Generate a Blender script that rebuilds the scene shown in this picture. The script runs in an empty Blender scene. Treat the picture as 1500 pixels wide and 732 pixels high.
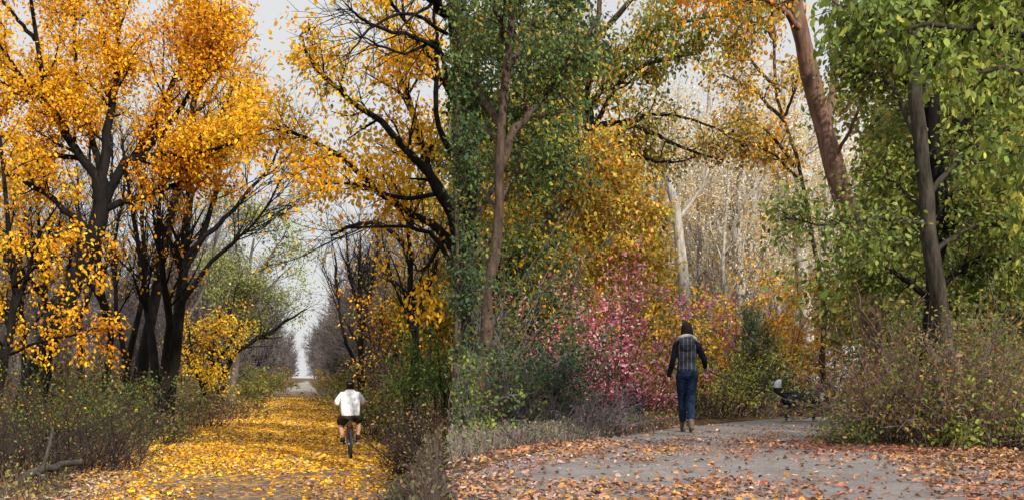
import bpy, math
import numpy as np
from mathutils import Vector

rng = np.random.default_rng(7)
SC = bpy.context.scene
COL = SC.collection
HZ, CAMH, F = 550.0, 1.7, 1500.0          # horizon row, eye height, focal length in picture widths of 1500


# ------------------------------------------------------------------ small maths
def W(px, py, Y):
    return np.array([(px - 750.0) / F * Y, Y, CAMH + (HZ - py) / F * Y])


def sstep(t):
    t = np.clip(t, 0, 1)
    return t * t * (3 - 2 * t)


def norm(v):
    return v / np.maximum(np.linalg.norm(v, axis=-1, keepdims=True), 1e-9)


def seam(y):
    return -0.066 * y


def H(x, y):
    """height of the ground: leaf-covered trail at 0, woodland trail on a terrace 0.8 m higher"""
    x = np.asarray(x, float); y = np.asarray(y, float)
    u = x + 0.2033 * y + 0.77
    w = 0.45 + np.clip(y - 15, 0, None) * 0.06
    s = sstep((x - (seam(y) - w)) / (w + 0.1))
    b = 0.5 * sstep((-u - 3.6) / 2.5)
    n = np.sin(x * 1.7 + y * .6) * np.sin(y * 1.1 - x * .4) + .5 * np.sin(x * 4.1 + 1) * np.sin(y * 3.3)
    nm = np.clip(sstep((-u - 3.4) / 2) * (1 - s) + s * sstep((y - 26) / 6), 0, 1)
    return b * (1 - s) + 0.8 * s + 0.05 * n * nm


def U2X(u, y):
    return u - 0.2033 * y - 0.77


# ------------------------------------------------------------------ mesh accumulation
class Geo:
    def __init__(self):
        self.v = []; self.c = []; self.q = []; self.t = []; self.n = 0

    def add(self, v, quads=None, tris=None, col=None):
        v = np.asarray(v, np.float32).reshape(-1, 3)
        self.v.append(v)
        if col is None:
            col = np.ones((len(v), 3), np.float32)
        col = np.asarray(col, np.float32)
        if col.ndim == 1:
            col = np.tile(col, (len(v), 1))
        self.c.append(col)
        if quads is not None and len(quads):
            self.q.append(np.asarray(quads, np.int64).reshape(-1, 4) + self.n)
        if tris is not None and len(tris):
            self.t.append(np.asarray(tris, np.int64).reshape(-1, 3) + self.n)
        self.n += len(v)

    def mesh(self, name, smooth=True, origin=None):
        v = np.concatenate(self.v) if self.v else np.zeros((0, 3), np.float32)
        c = np.concatenate(self.c) if self.c else np.zeros((0, 3), np.float32)
        if origin is not None:
            v = v - np.asarray(origin, np.float32)
        q = np.concatenate(self.q) if self.q else np.zeros((0, 4), np.int64)
        t = np.concatenate(self.t) if self.t else np.zeros((0, 3), np.int64)
        me = bpy.data.meshes.new(name)
        me.vertices.add(len(v)); me.vertices.foreach_set('co', v.astype(np.float32).ravel())
        loops = np.concatenate([q.ravel(), t.ravel()])
        me.loops.add(len(loops)); me.loops.foreach_set('vertex_index', loops.astype(np.int32))
        me.polygons.add(len(q) + len(t))
        start = np.concatenate([np.arange(len(q)) * 4, len(q) * 4 + np.arange(len(t)) * 3])
        me.polygons.foreach_set('loop_start', start.astype(np.int32))
        me.polygons.foreach_set('use_smooth', np.full(len(q) + len(t), smooth))
        a = me.attributes.new('col', 'FLOAT_COLOR', 'POINT')
        a.data.foreach_set('color', np.concatenate([c, np.ones((len(c), 1), np.float32)], 1).ravel().astype(np.float32))
        me.update(calc_edges=True)
        return me


def tubes(g, P, R, sides=5, col=None):
    """batch of tubes P (B,N,3), R (B,N)"""
    if len(P) == 0:
        return
    B, N, _ = P.shape
    T = norm(np.gradient(P, axis=1))
    ref = norm(P[:, -1] - P[:, 0])
    helper = np.where(np.abs(ref[:, 2:3]) > .8, [[1., 0, 0]], [[0, 0, 1.]])
    side = norm(np.cross(ref, helper))
    n1 = norm(side[:, None] - (side[:, None] * T).sum(-1, keepdims=True) * T)
    n2 = np.cross(T, n1)
    a = np.arange(sides) / sides * 2 * np.pi
    ring = n1[:, :, None] * np.cos(a)[None, None, :, None] + n2[:, :, None] * np.sin(a)[None, None, :, None]
    V = P[:, :, None] + ring * R[:, :, None, None]
    i = np.arange(N - 1)[:, None] * sides; k = np.arange(sides)[None]
    k2 = (k + 1) % sides
    f = np.stack([i + k, i + k2, i + sides + k2, i + sides + k], -1).reshape(-1, 4)
    Fq = (f[None] + (np.arange(B) * N * sides)[:, None, None]).reshape(-1, 4)
    g.add(V.reshape(-1, 3), quads=Fq, col=col)


def catmull(p, n):
    p = np.asarray(p, float)
    if len(p) == 2:
        t = np.linspace(0, 1, n)[:, None]
        return p[0] * (1 - t) + p[1] * t
    q = np.vstack([2 * p[0] - p[1], p, 2 * p[-1] - p[-2]])
    out = []
    for s in np.linspace(0, len(p) - 1, n):
        i = min(int(s), len(p) - 2); t = s - i
        a, b, c, d = q[i], q[i + 1], q[i + 2], q[i + 3]
        out.append(.5 * (2 * b + (c - a) * t + (2 * a - 5 * b + 4 * c - d) * t * t + (3 * b - a - 3 * c + d) * t ** 3))
    return np.array(out)


def grow(p0, d, L, r0, npts, wig, trop, tip=.3):
    B = len(p0)
    P = np.zeros((B, npts, 3)); P[:, 0] = p0
    st = (L / (npts - 1))[:, None]
    for k in range(1, npts):
        d = norm(d + rng.normal(0, wig, (B, 3)) + trop)
        P[:, k] = P[:, k - 1] + d * st
    R = r0[:, None] * np.linspace(1, tip, npts)[None]
    return P, R


def sprout(P, R, n, t=(.25, 1), ang=(25, 60), L=(.5, 1), rr=.55, npts=5, wig=.12, trop=(0, 0, .06), tip=.3, rmin=.004, shrink=.4):
    B, N, _ = P.shape
    ln = np.linalg.norm(P[:, -1] - P[:, 0], axis=1)
    idx = rng.choice(B, n, p=ln / ln.sum())
    tt = rng.uniform(t[0], t[1], n)
    k = np.minimum((tt * (N - 1)).astype(int), N - 2); fr = (tt * (N - 1) - k)[:, None]
    a, b = P[idx, k], P[idx, k + 1]
    pos = a + (b - a) * fr
    tan = norm(b - a)
    rnd = norm(rng.normal(0, 1, (n, 3)))
    perp = norm(rnd - (rnd * tan).sum(1, keepdims=True) * tan)
    th = np.radians(rng.uniform(ang[0], ang[1], n))[:, None]
    d = tan * np.cos(th) + perp * np.sin(th)
    r = np.maximum((R[idx, k] * (1 - fr[:, 0]) + R[idx, k + 1] * fr[:, 0]) * rr * rng.uniform(.7, 1.1, n), rmin)
    Ls = rng.uniform(L[0], L[1], n) * (1 - shrink * tt)
    return grow(pos, d, Ls, r, npts, wig, np.asarray(trop), tip)


# ------------------------------------------------------------------ leaves
OVAL = (np.array([[0, 0, 0], [.30, -.27, .07], [.68, -.24, .05], [1, 0, -.06], [.68, .24, .05], [.30, .27, .07]]), [[0, 1, 2, 3], [0, 3, 4, 5]], [])
KITE = (np.array([[0, 0, 0], [.42, -.30, .05], [1, 0, -.04], [.42, .30, .05]]), [], [[0, 1, 2], [0, 2, 3]])
LANCE = (np.array([[0, 0, 0], [.45, -.13, .03], [1, 0, -.1], [.45, .13, .03]]), [], [[0, 1, 2], [0, 2, 3]])
_a = [0, 28, 52, 82, 108, 140]
_r = [1.0, .55, .92, .5, .68, .35]
_mp = [[0, 0, 0.03]] + [[r * math.cos(math.radians(a)), -r * math.sin(math.radians(a)), -.10 * r] for a, r in zip(_a, _r)] + \
      [[r * math.cos(math.radians(a)), r * math.sin(math.radians(a)), -.10 * r] for a, r in list(zip(_a, _r))[:0:-1]]
MAPLE = (np.array(_mp) * .62 + np.array([.38, 0, 0]), [], [[0, i + 1, i + 2] for i in range(10)] + [[0, 11, 1]])


def palette(pos, cols, scale=1.2, jit=.18):
    """hue drifts between neighbouring clumps, every leaf a little different"""
    cols = np.asarray(cols, float)
    p = pos * scale
    n = np.sin(p[:, 0] * 1.3 + 2 * np.sin(p[:, 1] * .7)) + np.sin(p[:, 2] * 1.7 + p[:, 0] * .6) + np.sin(p[:, 1] * 1.1 + p[:, 2] * .9)
    q = (n / 6 + .5) + rng.normal(0, .22, len(pos))
    i = np.clip((q * len(cols)).astype(int), 0, len(cols) - 1)
    c = cols[i]
    return np.clip(c * np.exp(rng.normal(0, jit, (len(pos), 1))) * (1 + rng.normal(0, .05, (len(pos), 3))), 0, 1)


def leaves(g, pos, axis, size, cols, shape=OVAL, tilt=None, curl=(-1, 2)):
    n = len(pos)
    if n == 0:
        return
    V, Q, T = shape
    ax = norm(axis)
    up = norm(rng.normal(0, 1, (n, 3)) + np.array([0, 0, .9])) if tilt is None else norm(rng.normal(0, tilt, (n, 3)) + np.array([0, 0, 1.]))
    s = norm(np.cross(up, ax)); nn = np.cross(ax, s)
    P = pos[:, None] + (ax[:, None] * V[None, :, 0:1] + s[:, None] * V[None, :, 1:2] + nn[:, None] * V[None, :, 2:3] * rng.uniform(curl[0], curl[1], (n, 1, 1))) * size[:, None, None]
    k = len(V)
    off = (np.arange(n) * k)[:, None, None]
    q = (np.asarray(Q)[None] + off).reshape(-1, 4) if Q else None
    t = (np.asarray(T)[None] + off).reshape(-1, 3) if T else None
    g.add(P.reshape(-1, 3), quads=q, tris=t, col=np.repeat(cols, k, 0))


def leaf_on(g, P, n, size, cols, shape=OVAL, spread=.08, droop=.5, keep=None, scale=1.2, t0=.15, jit=.22):
    n = int(n * 2.1)
    B, N, _ = P.shape
    ln = np.linalg.norm(P[:, -1] - P[:, 0], axis=1) + 1e-6
    idx = rng.choice(B, n, p=ln / ln.sum())
    tt = rng.uniform(t0, 1, n) * (N - 1)
    k = np.minimum(tt.astype(int), N - 2); fr = (tt - k)[:, None]
    a, b = P[idx, k], P[idx, k + 1]
    pos = a + (b - a) * fr + rng.normal(0, spread, (n, 3))
    ax = norm(b - a) * .5 + rng.normal(0, .6, (n, 3)) + np.array([0, 0, -droop])
    if keep is not None:
        m = keep(pos); pos = pos[m]; ax = ax[m]
    n = len(pos)
    leaves(g, pos, ax, .65 * (size[0] + (size[1] - size[0]) * rng.beta(1.3, 1.6, n) * 1.25) * rng.uniform(.75, 1.1, n), palette(pos, cols, scale, jit), shape)


def keep_left(p):
    return p[:, 0] < seam(p[:, 1]) + rng.normal(.0, .07, len(p))


def keep_right(p):
    return p[:, 0] > seam(p[:, 1]) + rng.normal(.0, .07, len(p))


def keep_branch(P, R, side):
    x = P[:, :, 0] - seam(P[:, :, 1])
    m = (x > .04).all(1) if side == 'R' else (x < .6).all(1)
    return P[m], R[m]


# ------------------------------------------------------------------ materials
def new_mat(name):
    m = bpy.data.materials.new(name); m.use_nodes = True
    nt = m.node_tree; nt.nodes.clear()
    out = nt.nodes.new('ShaderNodeOutputMaterial')
    return m, nt, out


def nd(nt, t, **kw):
    n = nt.nodes.new(t)
    for k, v in kw.items():
        if k in n.inputs:
            n.inputs[k].default_value = v
        else:
            setattr(n, k, v)
    return n


def ramp(nt, stops, interp='LINEAR'):
    r = nt.nodes.new('ShaderNodeValToRGB'); cr = r.color_ramp; cr.interpolation = interp
    while len(cr.elements) < len(stops):
        cr.elements.new(.5)
    for e, (p, c) in zip(cr.elements, stops):
        e.position = p; e.color = (*c, 1)
    return r


def leaf_mat(name, trans=.4, rough=.55):
    m, nt, out = new_mat(name); L = nt.links
    at = nd(nt, 'ShaderNodeAttribute', attribute_name='col')
    p = nd(nt, 'ShaderNodeBsdfPrincipled', Roughness=rough)
    p.inputs['Specular IOR Level'].default_value = .25
    tr = nd(nt, 'ShaderNodeBsdfTranslucent'); mx = nd(nt, 'ShaderNodeMixShader', Fac=trans)
    L.new(at.outputs['Color'], p.inputs['Base Color']); L.new(at.outputs['Color'], tr.inputs['Color'])
    L.new(p.outputs[0], mx.inputs[1]); L.new(tr.outputs[0], mx.inputs[2]); L.new(mx.outputs[0], out.inputs[0])
    return m


def bark_mat(name, c1, c2, scale=9, bump=.5, stretch=.25):
    m, nt, out = new_mat(name); L = nt.links
    tc = nd(nt, 'ShaderNodeTexCoord'); mp = nd(nt, 'ShaderNodeMapping'); mp.inputs['Scale'].default_value = (1, 1, stretch)
    no = nd(nt, 'ShaderNodeTexNoise', Scale=scale, Detail=6.0, Roughness=.65)
    no2 = nd(nt, 'ShaderNodeTexNoise', Scale=scale * .22, Detail=3.0)
    rp = ramp(nt, [(.32, c1), (.68, c2)])
    mx = nd(nt, 'ShaderNodeMix', data_type='RGBA', blend_type='MULTIPLY'); mx.inputs[0].default_value = .6
    r2 = ramp(nt, [(.3, (.45, .5, .42)), (.65, (1.15, 1.1, 1.05))])
    p = nd(nt, 'ShaderNodeBsdfPrincipled', Roughness=.9)
    p.inputs['Specular IOR Level'].default_value = .15
    bp = nd(nt, 'ShaderNodeBump', Strength=bump, Distance=.03)
    L.new(tc.outputs['Object'], mp.inputs[0]); L.new(mp.outputs[0], no.inputs[0]); L.new(tc.outputs['Object'], no2.inputs[0])
    L.new(no.outputs[0], rp.inputs[0]); L.new(no2.outputs[0], r2.inputs[0])
    L.new(rp.outputs[0], mx.inputs[6]); L.new(r2.outputs[0], mx.inputs[7]); L.new(mx.outputs[2], p.inputs['Base Color'])
    L.new(no.outputs[0], bp.inputs['Height']); L.new(bp.outputs[0], p.inputs['Normal']); L.new(p.outputs[0], out.inputs[0])
    return m


def cloth_mat(name, c1, c2, scale=60, rough=.9, bump=.15):
    m, nt, out = new_mat(name); L = nt.links
    tc = nd(nt, 'ShaderNodeTexCoord')
    no = nd(nt, 'ShaderNodeTexNoise', Scale=scale * .12, Detail=5.0)
    rp = ramp(nt, [(.3, c1), (.7, c2)])
    n2 = nd(nt, 'ShaderNodeTexNoise', Scale=scale * .18, Detail=3.0, Distortion=1.2)
    bp = nd(nt, 'ShaderNodeBump', Strength=min(1, bump * 5), Distance=.05)
    p = nd(nt, 'ShaderNodeBsdfPrincipled', Roughness=rough); p.inputs['Specular IOR Level'].default_value = .1
    L.new(tc.outputs['Object'], no.inputs[0]); L.new(tc.outputs['Object'], n2.inputs[0])
    L.new(no.outputs[0], rp.inputs[0]); L.new(rp.outputs[0], p.inputs['Base Color'])
    L.new(n2.outputs[0], bp.inputs['Height']); L.new(bp.outputs[0], p.inputs['Normal']); L.new(p.outputs[0], out.inputs[0])
    return m


def plain_mat(name, c, rough=.5, metal=0.0):
    m, nt, out = new_mat(name); L = nt.links
    tc = nd(nt, 'ShaderNodeTexCoord'); no = nd(nt, 'ShaderNodeTexNoise', Scale=25.0, Detail=3.0)
    rp = ramp(nt, [(.3, tuple(x * .8 for x in c)), (.7, tuple(min(1, x * 1.15) for x in c))])
    p = nd(nt, 'ShaderNodeBsdfPrincipled', Roughness=rough, Metallic=metal)
    L.new(tc.outputs['Object'], no.inputs[0]); L.new(no.outputs[0], rp.inputs[0])
    L.new(rp.outputs[0], p.inputs['Base Color']); L.new(p.outputs[0], out.inputs[0])
    return m


def attr_mat(name, rough=.8, noise=.25, scale=40):
    m, nt, out = new_mat(name); L = nt.links
    at = nd(nt, 'ShaderNodeAttribute', attribute_name='col')
    tc = nd(nt, 'ShaderNodeTexCoord'); no = nd(nt, 'ShaderNodeTexNoise', Scale=scale, Detail=4.0)
    rp = ramp(nt, [(.3, (1 - noise,) * 3), (.7, (1 + noise,) * 3)])
    mx = nd(nt, 'ShaderNodeMix', data_type='RGBA', blend_type='MULTIPLY'); mx.inputs[0].default_value = 1
    p = nd(nt, 'ShaderNodeBsdfPrincipled', Roughness=rough)
    p.inputs['Specular IOR Level'].default_value = .2
    bp = nd(nt, 'ShaderNodeBump', Strength=.3, Distance=.02)
    L.new(tc.outputs['Object'], no.inputs[0]); L.new(no.outputs[0], rp.inputs[0])
    L.new(at.outputs['Color'], mx.inputs[6]); L.new(rp.outputs[0], mx.inputs[7]); L.new(mx.outputs[2], p.inputs['Base Color'])
    L.new(no.outputs[0], bp.inputs['Height']); L.new(bp.outputs[0], p.inputs['Normal']); L.new(p.outputs[0], out.inputs[0])
    return m


LEAF = leaf_mat('leaf_tissue')
DRYLEAF = leaf_mat('dry_leaf_tissue', .12, .8)
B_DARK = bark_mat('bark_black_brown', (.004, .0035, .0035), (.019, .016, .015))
B_GREY = bark_mat('bark_grey_brown', (.05, .043, .04), (.14, .12, .11))
B_MAUVE = bark_mat('bark_mauve_grey', (.07, .058, .06), (.17, .145, .145))
B_BROWN = bark_mat('bark_warm_brown', (.028, .020, .018), (.13, .088, .07), 15, 1.0, .2)
B_RED = bark_mat('bark_reddish', (.08, .045, .035), (.27, .16, .12), 13, 1.0, .15)
B_PALE = bark_mat('bark_pale', (.20, .18, .165), (.56, .51, .47), 7, .8)
B_OLIVE = bark_mat('bark_olive_grey', (.014, .012, .010), (.078, .065, .05), 16, 1.0, .18)
B_LOG = bark_mat('bark_rotten', (.02, .017, .016), (.105, .09, .082), 26, 1.0, .12)
B_STEM = bark_mat('stem_dry_brown', (.022, .015, .015), (.072, .05, .045))
B_STEMR = bark_mat('stem_red_brown', (.07, .045, .042), (.24, .165, .15))
B_STEMP = bark_mat('stem_purple_grey', (.10, .08, .10), (.24, .20, .24))


# ------------------------------------------------------------------ objects
def thing(name, label, cat, loc=(0, 0, 0), group=None, rotz=0):
    o = bpy.data.objects.new(name, None); COL.objects.link(o)
    o.location = loc; o.rotation_euler = (0, 0, rotz); o.empty_display_size = .2
    o['label'] = label; o['category'] = cat
    if group:
        o['group'] = group
    return o


def part(name, me, mat, parent=None, label=None):
    o = bpy.data.objects.new(name, me); COL.objects.link(o)
    if mat is not None:
        me.materials.clear(); me.materials.append(mat)
    if parent is not None:
        o.parent = parent
    if label:
        o['label'] = label
    return o


def setting(name, me, mat, kind='structure', label=None, cat=None):
    o = part(name, me, mat); o['kind'] = kind
    if label:
        o['label'] = label
    if cat:
        o['category'] = cat
    return o


def dup(root, loc, rotz, scale=1.0, label=None, group=None):
    r = root.copy(); COL.objects.link(r)
    r.location = loc; r.rotation_euler = (0, 0, rotz); r.scale = (scale,) * 3
    if label:
        r['label'] = label
    if group:
        r['group'] = group
    for ch in list(root.children):
        c = ch.copy(); COL.objects.link(c); c.parent = r
        for g in ch.children:
            d = g.copy(); COL.objects.link(d); d.parent = c
    return r


# limbs: list of ([(px,py,Y)...], r0, r1) radii in metres ; levels: list of dicts ; leaf: list of dicts
def px_tree(name, label, cat, limbs, levels, leaf, bark, side, base=None, group=None, trunk_sides=10, mat=LEAF, parts=('trunk', 'crown'), local=False, twig_col=(.04, .05, .03)):
    N = 14
    Ps, Rs = [], []
    for pts, r0, r1 in limbs:
        w = np.array([p if local else W(*p) for p in pts])
        c = catmull(w, N)
        c[1:-1] += rng.normal(0, 1, (N - 2, 3)) * min(.03, r0 * .25)
        Ps.append(c); Rs.append(np.linspace(r0, r1, N) * (1 + rng.normal(0, .05, N)))
    P0, R0 = np.array(Ps), np.array(Rs)
    R0[0, 0] *= 1.35; R0[0, 1] *= 1.1
    if base is None:
        base = P0[0, 0].copy()
    tr, cr = Geo(), Geo()
    tubes(tr, P0, R0, trunk_sides)
    prev = [(P0, R0)]
    for lv in levels:
        lv = dict(lv); src = lv.pop('src', -1); keepb = lv.pop('clip', True); into = lv.pop('into', 'trunk'); sd = lv.pop('sides', 4)
        sel = lv.pop('sel', None)
        P, R = prev[src]
        if sel is not None:
            P, R = P[sel], R[sel]
        P2, R2 = sprout(P, R, **lv)
        if keepb:
            P2, R2 = keep_branch(P2, R2, side)
        tubes(tr if into == 'trunk' else cr, P2, R2, sd, None if into == 'trunk' else twig_col)
        prev.append((P2, R2))
    for lf in leaf:
        lf = dict(lf); on = lf.pop('on', -1); sel = lf.pop('sel', None)
        P = prev[on][0]
        if sel is not None:
            P = P[sel]
        leaf_on(cr, P, keep=(keep_right if side == 'R' else keep_left) if side else None, **lf)
    t = thing(name, label, cat, base, group)
    part(parts[0], tr.mesh(parts[0], True, base), bark, t)
    if cr.n:
        part(parts[1], cr.mesh(parts[1], False, base), mat, t)
    return t


# a bush built round its own base: stems fan out of the ground, twigs, leaves
def bush(name, label, x, y, h, w, nst, ntw, nlf, cols, size, bark=B_STEM, side=None, shape=OVAL, group=None, cat='bush', stem_r=.011, droop=.3, top=.0, lean=(0, 0), mat=LEAF, spread=.06, twr=.004, trop=-.05, t0=.15, sub=None):
    z = float(H(x, y)); base = np.array([x, y, z])
    fan = .14 if h > 2.2 else .34
    a = rng.uniform(0, 2 * np.pi, nst); rr = np.sqrt(rng.uniform(0, 1, nst)) * w * .45
    p0 = base + np.stack([np.cos(a) * rr, np.sin(a) * rr, np.full(nst, -.03)], 1)
    d = norm(np.stack([np.cos(a) * rr / max(w, .1) * (1.3 if h <= 2.2 else .6) + rng.normal(0, fan, nst) + lean[0], np.sin(a) * rr / max(w, .1) * (1.3 if h <= 2.2 else .6) + rng.normal(0, fan, nst) + lean[1], np.ones(nst)], 1))
    P, R = grow(p0, d, rng.uniform(.3, 1.15, nst) * h, rng.uniform(.6, 1.3, nst) * stem_r, 9, .15, np.array([0, 0, trop if h <= 2.2 else 0.0]))
    if side:
        P, R = keep_branch(P, R, side)
    P2, R2 = sprout(P, R, ntw, t=(.2 + top, 1), ang=(25, 75), L=(min(h, 2.4) * .18, min(h, 2.4) * .45), rr=.6, npts=5, wig=.16, trop=(0, 0, .03), rmin=twr)
    if side:
        P2, R2 = keep_branch(P2, R2, side)
    st, fo = Geo(), Geo()
    tubes(st, P, R, 5); tubes(st, P2, R2, 3)
    PP = P2
    if sub:
        P3, R3 = sprout(P2, R2, sub, t=(.2, 1), ang=(25, 70), L=(h * .08, h * .2), rr=.7, npts=4, wig=.16, trop=(0, 0, .02), rmin=twr)
        if side:
            P3, R3 = keep_branch(P3, R3, side)
        tubes(st, P3, R3, 3); PP = P3
    keep = {'R': keep_right, 'L': keep_left, None: None}[side]
    if nlf:
        leaf_on(fo, PP, nlf, size, cols, shape, spread, droop, keep, scale=3.0, t0=t0)
    t = thing(name, label, cat, base, group)
    part('stems', st.mesh('stems', True, base), bark, t)
    if nlf:
        part('foliage', fo.mesh('foliage', False, base), mat, t)
    return t


# ------------------------------------------------------------------ colours of leaves (albedo)
GOLD = [(.52, .20, .006), (.74, .34, .008), (.84, .45, .012), (.86, .54, .04), (.72, .37, .01)]
ORANGE = [(.54, .20, .010), (.70, .30, .014), (.76, .36, .02)]
GOLDG = [(.50, .33, .02), (.68, .36, .015), (.76, .42, .03), (.38, .30, .03)]
PALEG = [(.34, .38, .12), (.42, .46, .16), (.30, .36, .12)]
GREENL = [(.06, .11, .022), (.10, .16, .03), (.135, .17, .035), (.18, .155, .03)]
DGREEN = [(.03, .06, .03), (.045, .085, .04), (.06, .115, .045), (.10, .15, .035)]
MGREEN = [(.075, .115, .04), (.11, .155, .042), (.165, .21, .045), (.26, .265, .05)]
YGREEN = [(.15, .205, .04), (.21, .265, .05), (.27, .325, .06), (.37, .37, .06)]
OLIVE = [(.16, .15, .04), (.24, .21, .045), (.32, .23, .045), (.19, .20, .045)]
YOAK = [(.56, .33, .03), (.70, .44, .045), (.74, .50, .08), (.52, .42, .06), (.62, .28, .03)]
RUST = [(.22, .09, .04), (.33, .13, .05), (.42, .19, .06), (.27, .17, .05)]
PINK = [(.66, .15, .25), (.76, .28, .38), (.74, .38, .43), (.56, .10, .18), (.76, .50, .47)]
BROWNL = [(.13, .07, .04), (.22, .12, .06), (.30, .18, .09), (.38, .24, .13)]
STRAW = [(.66, .54, .34), (.76, .66, .47), (.82, .75, .60), (.58, .43, .22)]


# ================================================================== SETTING
def axis_pts(lo, hi, f0, f1, fine, grow_=1.12):
    a = list(np.arange(f0, f1 + 1e-6, fine)); s = fine
    while a[-1] < hi:
        s *= grow_; a.append(a[-1] + s)
    s = fine; b = [a[0]]
    while b[-1] > lo:
        s *= grow_; b.append(b[-1] - s)
    return np.array(b[:0:-1] + a)


def grid_mesh(name, X, Y, Z):
    g = Geo(); ny, nx = X.shape
    i = np.arange(ny - 1)[:, None] * nx + np.arange(nx - 1)[None]
    q = np.stack([i, i + 1, i + nx + 1, i + nx], -1).reshape(-1, 4)
    g.add(np.stack([X, Y, Z], -1).reshape(-1, 3), quads=q)
    return g.mesh(name)


xs = axis_pts(-260, 260, -16, 14, .22); ys = axis_pts(-40, 620, 0, 36, .3)
GX, GY = np.meshgrid(xs, ys)


def soil_mat():
    m, nt, out = new_mat('leaf_strewn_soil'); L = nt.links
    tc = nd(nt, 'ShaderNodeTexCoord')
    vo = nd(nt, 'ShaderNodeTexVoronoi', Scale=13.0); vo.inputs['Randomness'].default_value = 1
    sx = nd(nt, 'ShaderNodeSeparateColor')
    rp = ramp(nt, [(0, (.018, .014, .010)), (.3, (.05, .033, .02)), (.6, (.11, .065, .035)), (.85, (.19, .115, .05)), (1, (.26, .17, .09))])
    no = nd(nt, 'ShaderNodeTexNoise', Scale=.8, Detail=6.0)
    r2 = ramp(nt, [(.35, (.5, .55, .42)), (.65, (1.1, 1.0, .95))])
    mx = nd(nt, 'ShaderNodeMix', data_type='RGBA', blend_type='MULTIPLY'); mx.inputs[0].default_value = .8
    p = nd(nt, 'ShaderNodeBsdfPrincipled', Roughness=.95); p.inputs['Specular IOR Level'].default_value = .1
    bp = nd(nt, 'ShaderNodeBump', Strength=.8, Distance=.04)
    L.new(tc.outputs['Object'], vo.inputs['Vector']); L.new(tc.outputs['Object'], no.inputs[0])
    L.new(vo.outputs['Color'], sx.inputs[0]); L.new(sx.outputs[0], rp.inputs[0]); L.new(no.outputs[0], r2.inputs[0])
    L.new(rp.outputs[0], mx.inputs[6]); L.new(r2.outputs[0], mx.inputs[7]); L.new(mx.outputs[2], p.inputs['Base Color'])
    L.new(sx.outputs[1], bp.inputs['Height']); L.new(bp.outputs[0], p.inputs['Normal']); L.new(p.outputs[0], out.inputs[0])
    return m


setting('ground', grid_mesh('ground', GX, GY, H(GX, GY)), soil_mat())

# leaf-covered trail (left): ribbon along the avenue
yy = np.concatenate([np.arange(-6, 60, .5), np.arange(60, 150, 2), np.arange(150, 420, 8)])
uu = np.linspace(-2.7, 2.2, 16)
UU, YY = np.meshgrid(uu, yy)
UU = UU + (np.sin(YY * .9) * .12 + np.sin(YY * 2.3 + 1) * .07) * np.where(np.abs(UU + .25) > 2, 1, 0)
PX_ = U2X(UU, YY)


def trail_mat():
    m, nt, out = new_mat('gravel_trail_with_leaves'); L = nt.links
    tc = nd(nt, 'ShaderNodeTexCoord'); sp = nd(nt, 'ShaderNodeSeparateXYZ')
    vo = nd(nt, 'ShaderNodeTexVoronoi', Scale=11.0); sx = nd(nt, 'ShaderNodeSeparateColor')
    no = nd(nt, 'ShaderNodeTexNoise', Scale=1.2, Detail=5.0)
    fine = nd(nt, 'ShaderNodeTexNoise', Scale=60.0, Detail=4.0)
    grit = ramp(nt, [(.3, (.055, .042, .038)), (.55, (.11, .085, .075)), (.8, (.19, .155, .135))])
    pale = ramp(nt, [(.3, (.20, .175, .15)), (.7, (.31, .28, .25))])
    leafc = ramp(nt, [(0, (.14, .06, .03)), (.4, (.36, .17, .03)), (.7, (.56, .28, .02)), (1, (.66, .38, .04))])
    browns = ramp(nt, [(0, (.07, .045, .04)), (.5, (.16, .10, .075)), (1, (.30, .17, .07))])
    for n in (vo, no, fine):
        L.new(tc.outputs['Object'], n.inputs['Vector'])
    L.new(tc.outputs['Object'], sp.inputs[0]); L.new(vo.outputs['Color'], sx.inputs[0])
    for r in (leafc, browns):
        L.new(sx.outputs[0], r.inputs[0])
    for r in (grit, pale):
        L.new(fine.outputs[0], r.inputs[0])

    def band(a, b):       # 0 before a, 1 after b along the trail, with a ragged edge
        ad = nd(nt, 'ShaderNodeMath', operation='MULTIPLY_ADD'); ad.inputs[1].default_value = (b - a) * 1.6; 
        L.new(no.outputs[0], ad.inputs[0]); L.new(sp.outputs[1], ad.inputs[2])
        mr = nd(nt, 'ShaderNodeMapRange'); mr.inputs[1].default_value = a + (b - a) * .8; mr.inputs[2].default_value = b + (b - a) * .8
        L.new(ad.outputs[0], mr.inputs[0]); return mr.outputs[0]

    def mix(f, a, b):
        x = nd(nt, 'ShaderNodeMix', data_type='RGBA'); L.new(f, x.inputs[0]); L.new(a, x.inputs[6]); L.new(b, x.inputs[7]); return x.outputs[2]
    lt = nd(nt, 'ShaderNodeMath', operation='LESS_THAN'); lt.inputs[1].default_value = .5; L.new(sx.outputs[1], lt.inputs[0])
    near = mix(lt.outputs[0], grit.outputs[0], leafc.outputs[0])
    near = mix(band(12, 19), grit.outputs[0], near)
    c = mix(band(36, 84), near, browns.outputs[0])
    c = mix(band(104, 118), c, pale.outputs[0])
    p = nd(nt, 'ShaderNodeBsdfPrincipled', Roughness=.9); p.inputs['Specular IOR Level'].default_value = .15
    bp = nd(nt, 'ShaderNodeBump', Strength=.5, Distance=.02)
    L.new(c, p.inputs['Base Color']); L.new(fine.outputs[0], bp.inputs['Height']); L.new(bp.outputs[0], p.inputs['Normal'])
    L.new(p.outputs[0], out.inputs[0])
    return m


setting('trail', grid_mesh('trail', PX_, YY, H(PX_, YY) + .016), trail_mat())

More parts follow.
